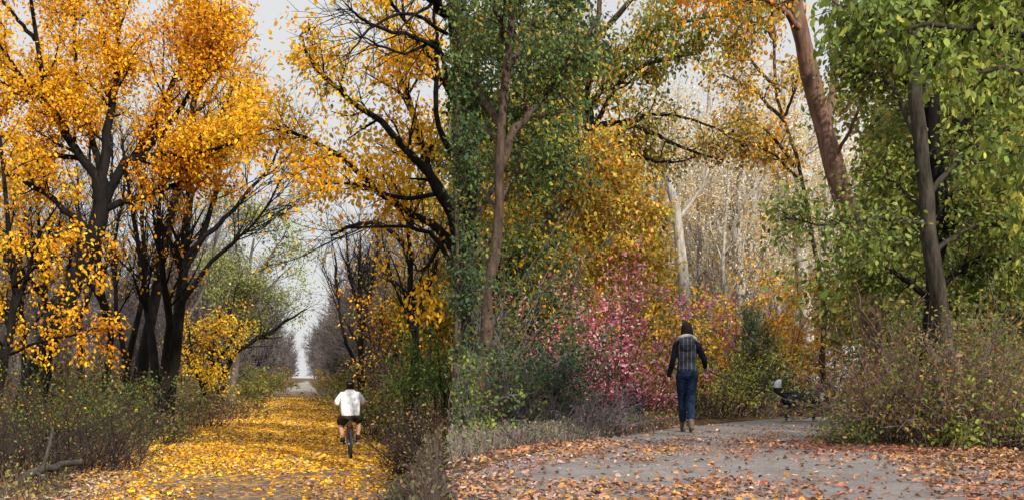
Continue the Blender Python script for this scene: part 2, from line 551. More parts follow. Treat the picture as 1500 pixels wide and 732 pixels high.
# woodland path (right): ribbon that sweeps away to the right behind the brambles
cl = catmull([(1.9, -2), (1.85, 4), (1.9, 7.4), (2.25, 10.4), (2.8, 13), (3.6, 15.6), (4.9, 18.2), (7.2, 20.9), (11, 23), (17, 24.2), (24, 24)], 90)
tg = norm(np.gradient(cl, axis=0)); nr = np.stack([tg[:, 1], -tg[:, 0]], 1)
hw = np.interp(np.arange(90), [0, 25, 40, 52, 89], [2.5, 2.4, 1.75, 1.35, 1.35])
ss = np.linspace(-1, 1, 12)
RX = cl[:, None, 0] + nr[:, None, 0] * hw[:, None] * ss; RY = cl[:, None, 1] + nr[:, None, 1] * hw[:, None] * ss
RX = np.maximum(RX, seam(RY) + .12)


def path_mat():
    m, nt, out = new_mat('grey_crushed_stone_path'); L = nt.links
    tc = nd(nt, 'ShaderNodeTexCoord')
    a = nd(nt, 'ShaderNodeTexNoise', Scale=55.0, Detail=8.0, Roughness=.75); b = nd(nt, 'ShaderNodeTexNoise', Scale=1.9, Detail=9.0, Roughness=.68)
    r = ramp(nt, [(.32, (.085, .075, .072)), (.5, (.17, .155, .152)), (.68, (.30, .28, .275))]); r2 = ramp(nt, [(.3, (.58, .52, .46)), (.5, (.92, .89, .87)), (.65, (1.1, 1.08, 1.08))])
    mx = nd(nt, 'ShaderNodeMix', data_type='RGBA', blend_type='MULTIPLY'); mx.inputs[0].default_value = .9
    p = nd(nt, 'ShaderNodeBsdfPrincipled', Roughness=.9); p.inputs['Specular IOR Level'].default_value = .15
    bp = nd(nt, 'ShaderNodeBump', Strength=.5, Distance=.015)
    for n in (a, b):
        L.new(tc.outputs['Object'], n.inputs['Vector'])
    L.new(a.outputs[0], r.inputs[0]); L.new(b.outputs[0], r2.inputs[0]); L.new(r.outputs[0], mx.inputs[6]); L.new(r2.outputs[0], mx.inputs[7])
    L.new(mx.outputs[2], p.inputs['Base Color']); L.new(a.outputs[0], bp.inputs['Height']); L.new(bp.outputs[0], p.inputs['Normal'])
    L.new(p.outputs[0], out.inputs[0]); return m


setting('path', grid_mesh('path', RX, RY, H(RX, RY) + .014), path_mat())

# ---- fallen leaves
def litter(name, x, y, size, cols, lift, scale=.7, tilt=.45, shape=OVAL, label=None):
    g = Geo()
    z = H(x, y) + rng.uniform(.02, lift, len(x))
    pos = np.stack([x, y, z], 1)
    a = rng.uniform(0, 2 * np.pi, len(x)); ax = np.stack([np.cos(a), np.sin(a), rng.normal(0, .18, len(x))], 1)
    leaves(g, pos, ax, size, palette(pos, cols, scale, .28), shape, tilt, (-3, 5))
    setting(name, g.mesh(name, False), DRYLEAF, 'stuff', label, 'leaves')


# yellow drift on the trail
n = 165000
y = 12.5 + 75 * rng.uniform(0, 1, n) ** 1.25; u = rng.normal(-.3, 2.0, n)
wob = np.sin(y * .7) * .3 + np.sin(y * 1.9) * .15
ok = (u > -3.5 + wob) & (u < 2.75 + wob * .4) & (rng.uniform(0, 1, n) > sstep((y - 44) / 40))
bare = np.exp(-((u - .05) / 1.55) ** 2) * sstep((20.8 - y) / 4.5)          # trodden strip in the foreground
drift = np.sin(u * 2.1 + y * .8) + np.sin(y * 1.7 - u * 1.1 + 1) + .8 * np.sin(u * 4.7 - y * 2.9)
ok &= rng.uniform(0, 1, n) > bare * .93
ok &= rng.uniform(0, 1, n) < np.clip(.50 + .24 * drift + sstep((y - 17) / 9) * .45, .12, 1)
y, u = y[ok], u[ok]; x = U2X(u, y); ok = x < seam(y) - .35; x, y, u = x[ok], y[ok], u[ok]
edge = sstep((-u - 1.6) / 1.2) * sstep((24 - y) / 6)
isb = rng.uniform(0, 1, len(x)) < (.22 + .55 * edge + .30 * sstep((19 - y) / 5))
GROUNDG = [(.48, .22, .015), (.72, .39, .015), (.80, .50, .04), (.60, .28, .012), (.74, .48, .09), (.30, .14, .03)]
BR2 = [(.24, .13, .07), (.38, .24, .15), (.46, .34, .25), (.30, .15, .05), (.20, .10, .05)]
sz = (.058 + .0012 * y) * rng.uniform(.55, 1.3, len(x))
litter('yellow_fallen_leaves', x[~isb], y[~isb], sz[~isb], GROUNDG, .05, label='carpet of yellow fallen leaves over the trail')
litter('brown_fallen_leaves', x[isb], y[isb], sz[isb], BR2, .05, label='pale brown fallen leaves along the left trail edge')

# russet litter of the woodland path
n = 90000
x = rng.uniform(-1.2, 9, n); y = 6.4 + 12 * rng.uniform(0, 1, n) ** 1.1
ok = x > seam(y) + .05; x, y = x[ok], y[ok]
pc = np.sin(x * 1.4 + y * .5 + 1) + np.sin(y * 1.15 - x * .5) + .7 * np.sin(x * 3.1 + y * 2.2)
d = np.interp(y, cl[:, 1], cl[:, 0]); off = (x - d)
right = sstep((off - 1.1) / 1.0); leftb = sstep((-off - 1.5) / .8)
mid = np.exp(-((y - 12.6) / 1.7) ** 2) * .75
nearl = sstep((9.2 - y) / 1.2) * sstep((.6 - off) / .8) * .8
fine = np.sin(x * 5.3 + y * 2.1) * np.sin(y * 4.1 - x * 1.3)
prob = np.clip(.05 + .10 * (pc > .6) + 1.0 * right * sstep((13.6 - y) / 1) + .5 * leftb + mid * (.4 + .5 * (pc > -.2)) + nearl, 0, 1) * np.clip(.75 + .6 * fine, .1, 1.3)
ok = rng.uniform(0, 1, len(x)) < prob * .8; x, y = x[ok], y[ok]
RL = [(.22, .085, .05), (.36, .15, .08), (.40, .19, .12), (.30, .18, .12), (.46, .24, .07), (.15, .085, .06), (.40, .28, .23), (.26, .14, .10)]
litter('russet_fallen_leaves', x, y, (.03 + .05 * rng.beta(1.2, 2.2, len(x))), RL, .035, 1.2, .5, label='russet and tan fallen leaves on the grey path')

# ---- low dry weeds: ground cover nobody could count
def weeds(name, x, y, h, cols, side, n_leaf, lsize, lcols, stem_cols, label):
    st = Geo(); n = len(x); z = H(x, y)
    d = norm(np.stack([rng.normal(0, .3, n), rng.normal(0, .3, n), np.ones(n)], 1))
    P, R = grow(np.stack([x, y, z - .02], 1), d, h * rng.uniform(.5, 1.2, n), np.full(n, .0045) * (1 if np.max(h) < 2 else 5), 4, .14, np.array([0, 0, -.02]))
    P, R = keep_branch(P, R, 'R') if side == 'R' else (P[P[:, :, 0].max(1) < seam(y) - .02], R[P[:, :, 0].max(1) < seam(y) - .02])
    cc = np.asarray(stem_cols)[rng.integers(0, len(stem_cols), len(P))] * rng.uniform(.7, 1.3, (len(P), 1))
    tubes(st, P, R, 3, np.repeat(cc, 12, 0))
    leaf_on(st, P, n_leaf, lsize, lcols, LANCE if lsize[1] < .06 else OVAL, .06, .2, keep_right if side == 'R' else keep_left, 2.0)
    setting(name, st.mesh(name, False), DRYLEAF, 'stuff', label, 'weeds')


WD = [(.06, .042, .032), (.11, .078, .055), (.17, .125, .08), (.06, .04, .04)]
# left bank under the thicket
y = rng.uniform(13, 60, 9000); u = -2.9 - np.abs(rng.normal(0, 1.5, 9000)) - .35 * np.sin(y * .8); x = U2X(u, y)
weeds('bank_weeds', x, y, .30 + .25 * np.clip((-u - 3) / 1.5, 0, 1), None, 'L', 9000, (.05, .10), OLIVE + BROWNL + [(.08, .14, .03)], WD, 'low dry weeds on the bank left of the trail')
# right bank below the terrace, inside the brush
y = rng.uniform(13.2, 60, 5000); x = seam(y) - rng.uniform(0, 1, 5000) * (.35 + np.clip(y - 14, 0, 20) * .055)
weeds('verge_weeds', x, y, .35, None, 'L', 5200, (.05, .09), OLIVE + BROWNL, WD, 'low dry weeds along the right edge of the trail')
y = rng.uniform(6.6, 13.4, 3600); x = seam(y) - rng.uniform(0, 1, 3600) * .6
weeds('terrace_weeds', x, y, .42, None, 'L', 3400, (.05, .09), [(.07, .07, .03), (.10, .09, .04), (.12, .08, .05)], [(.05, .035, .03), (.09, .065, .05)], 'dark dry weeds on the little bank between the two paths')
# left margin of the woodland path
y = rng.uniform(10.4, 17, 7000); lim = np.interp(y, [10.4, 12.9, 15, 17], [-.6, .2, 1.5, 2.3]); x = lim - np.abs(rng.normal(0, .75, 7000)) - .05
weeds('margin_weeds', x, y, .26, None, 'R', 5200, (.04, .085), [(.10, .09, .07), (.16, .12, .11), (.09, .13, .05), (.20, .14, .10), (.13, .18, .07)], [(.14, .10, .10), (.22, .17, .15), (.30, .24, .19), (.12, .09, .10)], 'low weeds and dead stalks left of the grey path')
y = rng.uniform(15, 25, 5000); x = np.interp(y, cl[:, 1], cl[:, 0]) - np.interp(y, [15, 17, 19, 25], [1.7, 1.6, 2.2, 6.0]) - np.abs(rng.normal(0, 1.2, 5000))
weeds('meadow_grass', x, y, .22, None, 'R', 2500, (.04, .08), BROWNL + PINK[:2] + OLIVE + GREENL, WD, 'straw coloured dead grass behind the walker')

# far-off scrub that reads as one mass between the trunks
for nm, side, px0, px1, y0, y1, n_, lab in (('distant_scrub', 'L', -60, 400, 58, 110, 3600, 'brown mass of far scrub between the left trunks'), ('distant_undergrowth', 'L', 520, 655, 40, 90, 1800, 'brown mass of far scrub right of the trail'),
                                       ('distant_brush', 'R', 655, 900, 30, 70, 2600, 'olive mass of far brush behind the oak')):
    y = rng.uniform(y0, y1, n_); x = (rng.uniform(px0, px1, n_) - 750) / F * y
    ok = (np.abs(x + .2033 * y + .77) > 5.5); y, x = y[ok], x[ok]
    weeds(nm, x, y, 3.2, None, side, n_ * 3, (.22, .42), (OLIVE + BROWNL + BROWNL) if side == 'L' else OLIVE + GOLDG, WD, lab)
# ---- sky, sun, camera
w = bpy.data.worlds.new('World'); SC.world = w; w.use_nodes = True
nt = w.node_tree; nt.nodes.clear(); L = nt.links
SUN_EL, SUN_AZ = 29.0, 150.0      # azimuth clockwise from +Y (the way the camera looks)
sky = nt.nodes.new('ShaderNodeTexSky'); sky.sky_type = 'NISHITA'; sky.sun_disc = False
sky.sun_elevation = math.radians(SUN_EL); sky.sun_rotation = math.radians(SUN_AZ)
tc = nt.nodes.new('ShaderNodeTexCoord'); sp = nt.nodes.new('ShaderNodeSeparateXYZ')
mr = nt.nodes.new('ShaderNodeMapRange'); mr.inputs[1].default_value = .38; mr.inputs[2].default_value = .95; mr.inputs[3].default_value = 7.9; mr.inputs[4].default_value = 26.0
no = nt.nodes.new('ShaderNodeTexNoise'); no.inputs['Scale'].default_value = 2.2; no.inputs['Detail'].default_value = 4
rp = ramp(nt, [(.3, (.95, .955, .97)), (.7, (1.04, 1.04, 1.04))])
mul = nt.nodes.new('ShaderNodeMix'); mul.data_type = 'RGBA'; mul.blend_type = 'MULTIPLY'; mul.inputs[0].default_value = 1
cmb = nt.nodes.new('ShaderNodeCombineColor')
mix = nt.nodes.new('ShaderNodeMix'); mix.data_type = 'RGBA'; mix.inputs[0].default_value = .93
bg = nt.nodes.new('ShaderNodeBackground'); bg.inputs[1].default_value = .1
wo = nt.nodes.new('ShaderNodeOutputWorld')
L.new(tc.outputs['Generated'], sp.inputs[0]); L.new(sp.outputs[2], mr.inputs[0]); L.new(tc.outputs['Generated'], no.inputs['Vector']); L.new(no.outputs[0], rp.inputs[0])
for k in range(3):
    L.new(mr.outputs[0], cmb.inputs[k])
L.new(cmb.outputs[0], mul.inputs[6]); L.new(rp.outputs[0], mul.inputs[7])
L.new(sky.outputs[0], mix.inputs[6]); L.new(mul.outputs[2], mix.inputs[7]); L.new(mix.outputs[2], bg.inputs[0]); L.new(bg.outputs[0], wo.inputs[0])

sd = bpy.data.lights.new('sun', 'SUN'); sd.energy = 5.0; sd.angle = math.radians(1.2); sd.color = (1, .93, .80)
so = bpy.data.objects.new('sun', sd); COL.objects.link(so)
az, el = math.radians(SUN_AZ), math.radians(SUN_EL)
sv = Vector((math.sin(az) * math.cos(el), math.cos(az) * math.cos(el), math.sin(el)))
so.rotation_euler = sv.to_track_quat('Z', 'Y').to_euler(); so.location = sv * 60

cd = bpy.data.cameras.new('camera'); cam = bpy.data.objects.new('camera', cd); COL.objects.link(cam)
cam.location = (0, 0, CAMH); cam.rotation_euler = (math.radians(90), 0, 0)
cd.sensor_width = 36; cd.sensor_fit = 'HORIZONTAL'; cd.lens = 36; cd.shift_y = (HZ - 366) / 1500; cd.clip_start = .05; cd.clip_end = 3000
SC.camera = cam
SC.view_settings.view_transform = 'Standard'; SC.view_settings.look = 'None'; SC.view_settings.exposure = 0; SC.view_settings.gamma = 1; SC.view_settings.use_curve_mapping = False
cy = SC.cycles; cy.max_bounces = 6; cy.diffuse_bounces = 4; cy.glossy_bounces = 2; cy.transmission_bounces = 4; cy.transparent_max_bounces = 4
cy.caustics_reflective = False; cy.caustics_refractive = False; cy.sample_clamp_indirect = 6
cy.use_denoising = True

# ================================================================== LEFT: the avenue
Y0 = 24
limbs = [
    ([(22, 655, 24), (58, 525, 24), (95, 440, 24), (126, 370, 24), (148, 308, 24), (152, 280, 24)], .245, .17),
    ([(149, 300, 24), (145, 262, 24), (118, 232, 24), (85, 180, 23.5), (60, 100, 23), (40, -40, 22.5)], .15, .03),
    ([(152, 285, 24), (152, 240, 24), (165, 150, 24.3), (172, 50, 24.6), (165, -110, 25)], .14, .03),
    ([(153, 297, 24), (180, 245, 24), (205, 232, 23.8), (260, 225, 23.5), (325, 215, 23), (372, 190, 22.5)], .12, .025),
    ([(158, 305, 24), (220, 283, 24.5), (300, 250, 25), (330, 190, 25.5), (352, 120, 26)], .09, .02),
    ([(190, 238, 24), (240, 150, 24), (275, 60, 24.2), (300, -60, 24.5)], .09, .025),
    ([(128, 335, 24), (60, 282, 23.5), (0, 250, 23), (-90, 225, 22.5)], .08, .02),
    ([(118, 232, 24), (40, 218, 24.5), (-60, 160, 25)], .07, .02),
    ([(85, 180, 23.5), (30, 110, 23.2), (-20, 40, 23)], .06, .018), ([(52, 60, 23), (10, 10, 22.6), (-30, -40, 22.4)], .05, .018), ([(100, 190, 24), (40, 150, 24.4), (-10, 110, 24.8)], .05, .018),
    ([(152, 270, 24), (120, 150, 25), (110, 60, 25.5), (100, -80, 26)], .09, .025),
    ([(205, 232, 23.8), (270, 150, 23.5), (310, 70, 23.2), (325, 0, 23)], .07, .015),
]
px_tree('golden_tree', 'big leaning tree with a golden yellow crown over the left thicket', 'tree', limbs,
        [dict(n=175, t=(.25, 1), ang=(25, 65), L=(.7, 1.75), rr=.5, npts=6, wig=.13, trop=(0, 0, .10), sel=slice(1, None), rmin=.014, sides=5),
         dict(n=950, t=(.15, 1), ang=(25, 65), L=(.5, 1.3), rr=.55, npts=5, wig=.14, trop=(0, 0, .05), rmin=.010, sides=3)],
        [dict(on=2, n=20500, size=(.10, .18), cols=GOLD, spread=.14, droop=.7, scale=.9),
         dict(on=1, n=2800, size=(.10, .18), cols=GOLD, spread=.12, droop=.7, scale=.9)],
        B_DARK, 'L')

limbs = [
    ([(240, 606, 30), (256, 520, 30), (266, 430, 30), (272, 350, 30), (277, 270, 30), (279, 230, 30), (286, 120, 30)], .21, .05),
    ([(234, 606, 30), (226, 530, 30), (214, 450, 30.5), (203, 370, 31), (190, 290, 31), (178, 200, 31)], .14, .035),
    ([(269, 400, 30), (296, 345, 30), (312, 300, 29.5), (321, 255, 29), (325, 195, 29), (345, 90, 29)], .10, .025),
    ([(271, 375, 30), (320, 330, 30), (360, 285, 30), (398, 240, 30), (415, 190, 30)], .09, .02),
    ([(268, 440, 30), (300, 395, 30), (345, 352, 29.5), (380, 318, 29), (412, 262, 29)], .08, .02),
    ([(236, 590, 30), (246, 500, 29.6), (240, 400, 29), (232, 330, 29), (246, 240, 29)], .15, .03),
    ([(277, 262, 30), (262, 200, 30), (262, 120, 30)], .07, .02),
]
px_tree('dark_tree', 'black many-stemmed tree with sparse orange leaves left of the trail', 'tree', limbs,
        [dict(n=150, t=(.35, 1), ang=(20, 50), L=(1.2, 3.0), rr=.45, npts=6, wig=.10, trop=(.03, 0, .10), rmin=.015, sides=4),
         dict(n=1250, t=(.15, 1), ang=(20, 55), L=(.5, 1.6), rr=.5, npts=5, wig=.12, trop=(.03, 0, .06), rmin=.010, sides=3)],
        [dict(on=2, n=1500, size=(.14, .22), cols=ORANGE + GOLD[:3], spread=.12, keep=None, droop=.6)] if False else
        [dict(on=2, n=650, size=(.15, .23), cols=ORANGE + GOLD[:3], spread=.12, droop=.6)], B_DARK, 'L')

# the orange crown top behind the gap of sky
limbs = [
    ([(196, 600, 36), (230, 420, 36), (262, 250, 36), (290, 120, 36), (305, 0, 36)], .22, .05),
    ([(285, 170, 36), (320, 120, 36), (330, 80, 36), (338, 60, 36)], .08, .02),
    ([(270, 230, 36), (330, 190, 36), (355, 150, 36), (366, 120, 36)], .08, .02),
    ([(300, 120, 36), (290, 40, 36), (280, -60, 36)], .08, .02),
    ([(262, 250, 36), (240, 150, 36), (240, 40, 36)], .08, .02),
    ([(262, 260, 36), (320, 210, 36), (350, 190, 36)], .06, .02)]
px_tree('orange_tree', 'orange-leaved tree behind the golden one, its tip against the grey sky', 'tree', limbs,
        [dict(n=60, t=(.3, 1), ang=(25, 60), L=(.6, 1.4), rr=.5, npts=6, wig=.12, trop=(0, 0, .12), sel=slice(1, None), rmin=.015),
         dict(n=320, t=(.15, 1), ang=(25, 60), L=(.6, 1.5), rr=.55, npts=5, wig=.12, trop=(0, 0, .06), rmin=.01, sides=3)],
        [dict(on=2, n=1500, size=(.15, .23), cols=ORANGE[1:] + GOLD[1:4], spread=.16, droop=.7)], B_DARK, 'L')

# yellow leaves low at the left frame edge
limbs = [([(-30, 680, 21), (0, 560, 21), (14, 480, 21), (20, 400, 21), (10, 300, 21), (0, 200, 21)], .12, .03),
         ([(14, 480, 21), (40, 400, 21), (55, 350, 20.5), (85, 300, 20)], .05, .015), ([(10, 520, 21), (60, 500, 20.5), (110, 490, 20), (140, 480, 20)], .035, .012),
         ([(18, 420, 21), (70, 380, 20.5), (115, 375, 20)], .03, .01), ([(20, 400, 21), (-20, 330, 21)], .04, .012)]
px_tree('sapling', 'slim yellow-leaved sapling at the far left frame edge', 'tree', limbs,
        [dict(n=45, t=(.3, 1), ang=(30, 75), L=(.6, 1.6), rr=.5, npts=5, wig=.14, trop=(0, 0, .02), rmin=.008),
         dict(n=130, t=(.2, 1), ang=(30, 70), L=(.3, .8), rr=.55, npts=4, wig=.14, trop=(0, 0, 0), rmin=.006, sides=3)],
        [dict(on=2, n=1500, size=(.10, .17), cols=GOLD, spread=.09, droop=.8, scale=2)], B_DARK, 'L')

# black trunks in the thicket
def stick(pts, r0, r1, label, tw=260, lf=0, cols=GOLD, name='bare_tree', bark=B_DARK, n1=26, group=None, side='L'):
    limbs = [(pts, r0, r1)] if not isinstance(pts[0], list) else [(p, r0 if i == 0 else r0 * .55, r1) for i, p in enumerate(pts)]
    return px_tree(name, label, 'tree', limbs,
            [dict(n=n1, t=(.35, 1), ang=(18, 50), L=(1.5, 3.6), rr=.5, npts=7, wig=.10, trop=(0, 0, .12), rmin=.014, sides=4),
             dict(n=tw, t=(.15, 1), ang=(20, 55), L=(.5, 1.7), rr=.55, npts=5, wig=.12, trop=(0, 0, .08), rmin=.009, sides=3)],
            [dict(on=2, n=lf, size=(.12, .2), cols=cols, spread=.1, droop=.6)] if lf else [], bark, side, group=group)


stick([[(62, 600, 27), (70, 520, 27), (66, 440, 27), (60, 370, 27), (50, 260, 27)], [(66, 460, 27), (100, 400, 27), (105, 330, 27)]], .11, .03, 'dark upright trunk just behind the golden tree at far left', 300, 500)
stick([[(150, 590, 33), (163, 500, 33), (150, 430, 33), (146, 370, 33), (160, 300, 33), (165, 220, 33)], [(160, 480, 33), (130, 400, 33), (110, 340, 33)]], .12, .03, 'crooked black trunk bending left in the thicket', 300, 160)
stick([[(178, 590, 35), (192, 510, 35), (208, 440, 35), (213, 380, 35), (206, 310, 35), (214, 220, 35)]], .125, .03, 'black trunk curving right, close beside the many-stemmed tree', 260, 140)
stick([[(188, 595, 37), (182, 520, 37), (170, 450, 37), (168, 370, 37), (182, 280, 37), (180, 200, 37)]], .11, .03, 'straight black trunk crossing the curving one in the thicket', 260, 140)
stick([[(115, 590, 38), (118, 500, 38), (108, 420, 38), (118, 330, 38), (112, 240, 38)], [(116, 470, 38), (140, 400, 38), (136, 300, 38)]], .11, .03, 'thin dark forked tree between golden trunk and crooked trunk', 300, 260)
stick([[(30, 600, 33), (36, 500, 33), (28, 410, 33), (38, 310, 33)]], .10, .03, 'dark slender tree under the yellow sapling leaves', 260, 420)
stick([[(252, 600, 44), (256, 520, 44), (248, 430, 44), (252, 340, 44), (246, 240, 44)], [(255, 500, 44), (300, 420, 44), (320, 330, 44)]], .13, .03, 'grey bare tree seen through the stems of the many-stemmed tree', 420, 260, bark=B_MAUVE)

# pale green tree with a long black bough
limbs = [([(338, 590, 46), (345, 540, 46), (352, 480, 46), (362, 420, 46), (372, 350, 46)], .2, .05),
         ([(352, 470, 46), (385, 430, 46), (415, 400, 46)], .08, .03), ([(350, 480, 46), (330, 440, 46), (318, 390, 46)], .08, .03),
         ([(362, 430, 46), (400, 370, 46), (425, 330, 46)], .07, .02), ([(350, 500, 46), (395, 470, 46), (425, 455, 46)], .07, .02), ([(360, 430, 46), (345, 350, 46), (350, 300, 46)], .07, .02)]
px_tree('willow_tree', 'pale green willow-like tree left of the trail in the middle distance', 'tree', limbs,
        [dict(n=70, t=(.3, 1), ang=(30, 70), L=(1.0, 2.6), rr=.5, npts=6, wig=.14, trop=(0, 0, .03), rmin=.014),
         dict(n=420, t=(.2, 1), ang=(30, 70), L=(.5, 1.4), rr=.55, npts=5, wig=.14, trop=(0, 0, 0), rmin=.01, sides=3)],
        [dict(on=2, n=5200, size=(.14, .24), cols=PALEG + GREENL[2:], spread=.2, droop=.6, shape=KITE, t0=.3)], B_MAUVE, 'L')
limbs = [([(318, 600, 40), (330, 545, 40), (345, 517, 40), (372, 496, 40), (400, 483, 40), (430, 463, 40), (450, 452, 40)], .15, .025),
         ([(345, 517, 40), (338, 470, 40), (345, 420, 40)], .07, .02)]
px_tree('leaning_tree', 'low black tree whose long bough reaches over the trail under the willow', 'tree', limbs,
        [dict(n=26, t=(.3, 1), ang=(25, 60), L=(.6, 1.6), rr=.45, npts=5, wig=.14, trop=(0, 0, .05), rmin=.012),
         dict(n=110, t=(.2, 1), ang=(25, 60), L=(.3, .9), rr=.5, npts=4, wig=.14, trop=(0, 0, .03), rmin=.009, sides=3)], [], B_DARK, 'L')
limbs = [([(292, 606, 38), (300, 560, 38), (312, 510, 38), (322, 460, 38)], .1, .03), ([(298, 570, 38), (280, 520, 38), (276, 470, 38)], .07, .02),
         ([(306, 540, 38), (340, 500, 38), (352, 470, 38)], .06, .02)]
px_tree('yellow_sapling', 'bright yellow small tree at the foot of the pale green willow', 'tree', limbs,
        [dict(n=50, t=(.25, 1), ang=(30, 75), L=(.6, 1.5), rr=.5, npts=5, wig=.14, trop=(0, 0, .03), rmin=.01),
         dict(n=200, t=(.2, 1), ang=(30, 75), L=(.3, .9), rr=.55, npts=4, wig=.14, trop=(0, 0, 0), rmin=.008, sides=3)],
        [dict(on=2, n=1150, size=(.14, .22), cols=GOLDG + GOLD[2:4], spread=.15, droop=.7)], B_DARK, 'L')

# tree on the right whose yellow boughs reach in over the trail
limbs = [
    ([(705, 612, 19.5), (700, 540, 19.5), (694, 440, 19.3), (690, 330, 19.2), (684, 200, 19), (680, 60, 19), (676, -90, 19)], .17, .06),
    ([(692, 400, 19.2), (662, 320, 19.1), (645, 285, 19), (620, 245, 18.8), (572, 192, 18.6), (510, 142, 18.4), (460, 95, 18.2), (443, 55, 18.2)], .12, .02),
    ([(693, 440, 19.2), (650, 345, 19.3), (600, 312, 19.4), (555, 278, 19.5), (480, 216, 19.6), (430, 196, 19.7), (392, 188, 19.8)], .10, .018),
    ([(695, 480, 19.3), (640, 352, 19), (570, 332, 18.7), (500, 335, 18.4)], .06, .014),
    ([(690, 330, 19.2), (645, 280, 19.5), (622, 230, 19.7), (600, 150, 20), (575, 60, 20.2), (560, -60, 20.4)], .11, .02),
    ([(683, 180, 19), (640, 100, 18.7), (600, 40, 18.4), (540, -40, 18)], .08, .02),
    ([(640, 284, 19), (590, 290, 18.6), (520, 270, 18.2), (450, 268, 18)], .05, .012),
    ([(655, 345, 19.3), (620, 395, 19.2), (600, 380, 19.1)], .04, .012),
    ([(686, 260, 19), (640, 180, 18.6), (640, 60, 18.3), (630, -40, 18)], .07, .02),
]
px_tree('yellow_tree', 'yellow-leaved tree on the right whose boughs hang over the trail', 'tree', limbs,
        [dict(n=115, t=(.3, 1), ang=(25, 65), L=(.5, 1.5), rr=.5, npts=6, wig=.14, trop=(0, 0, .04), sel=slice(1, None), rmin=.01, sides=4),
         dict(n=620, t=(.15, 1), ang=(25, 65), L=(.35, .9), rr=.5, npts=5, wig=.15, trop=(0, 0, .02), rmin=.006, sides=3)],
        [dict(on=2, n=4300, size=(.11, .19), cols=GOLD[1:] + GOLDG, spread=.12, droop=.8, scale=1.5)], B_DARK, 'L')
limbs = [([(690, 640, 17.6), (682, 480, 17.5), (672, 300, 17.3), (668, 150, 17.2), (663, 20, 17), (645, -80, 16.8)], .10, .07),
         ([(653, 20, 17), (625, -10, 16.5), (590, -50, 16)], .10, .03),
         ([(658, 90, 17.1), (630, 66, 16.6), (608, 55, 16.2), (560, 44, 15.8), (520, 20, 15.4), (505, 5, 15.2)], .05, .01),
         ([(658, 130, 17.1), (640, 62, 16.8), (600, 78, 16.2), (555, 68, 15.6), (512, 42, 15.2)], .035, .01), ([(655, 50, 17), (600, 20, 16.4), (545, 40, 16), (520, 70, 15.6), (500, 85, 15.4)], .035, .008)]
px_tree('bare_tree', 'dark bare tree whose leafless twigs hang at the top above the yellow boughs', 'tree', limbs,
        [dict(n=34, t=(.25, 1), ang=(20, 55), L=(.7, 1.8), rr=.45, npts=6, wig=.13, trop=(0, 0, -.03), sel=slice(1, None), rmin=.008),
         dict(n=110, t=(.15, 1), ang=(20, 55), L=(.3, .9), rr=.5, npts=4, wig=.13, trop=(0, 0, 0), rmin=.006, sides=3)], [], B_DARK, 'L')

# trees along the right side of the trail
stick([[(529, 612, 37), (528, 540, 37), (528, 480, 37), (526, 420, 37), (528, 340, 37)], [(526, 545, 37), (508, 500, 37), (496, 440, 37), (490, 370, 37)], [(528, 500, 37), (540, 440, 37), (552, 370, 37)], [(527, 450, 37), (512, 400, 37), (508, 340, 37)]],
      .15, .03, 'slender bare dark tree just beyond the cyclist', 420, 90, GOLDG)
stick([[(608, 645, 24), (607, 560, 24), (608, 490, 24), (602, 430, 24), (600, 360, 24), (603, 290, 24)], [(606, 480, 24), (625, 430, 24), (640, 380, 24)], [(602, 370, 24), (560, 330, 24), (520, 330, 24), (485, 345, 24)]],
      .12, .03, 'dark trunk with crooked lower stem beside the green bushes on the right', 260, 260, GOLDG, n1=22)
stick([[(628, 620, 34), (630, 520, 34), (626, 430, 34), (632, 330, 34)]], .12, .03, 'thin bare tree close to the green bushes on the right', 320, 160, GOLDG, bark=B_MAUVE)
limbs = [([(560, 615, 33), (562, 560, 33), (556, 500, 33), (562, 440, 33), (570, 390, 33)], .08, .02), ([(560, 560, 33), (585, 500, 33), (600, 450, 33)], .05, .02), ([(560, 550, 33), (543, 500, 33), (535, 450, 33)], .05, .02)]
px_tree('amber_sapling', 'amber-leaved small tree between the two dark trunks right of the cyclist', 'tree', limbs,
        [dict(n=60, t=(.2, 1), ang=(30, 75), L=(.7, 1.7), rr=.5, npts=5, wig=.14, trop=(0, 0, .03), rmin=.01),
         dict(n=230, t=(.2, 1), ang=(30, 75), L=(.3, .9), rr=.55, npts=4, wig=.14, trop=(0, 0, 0), rmin=.008, sides=3)],
        [dict(on=2, n=900, size=(.12, .19), cols=ORANGE + GOLD[2:4] + BROWNL[1:3], spread=.15, droop=.7)], B_STEM, 'L')

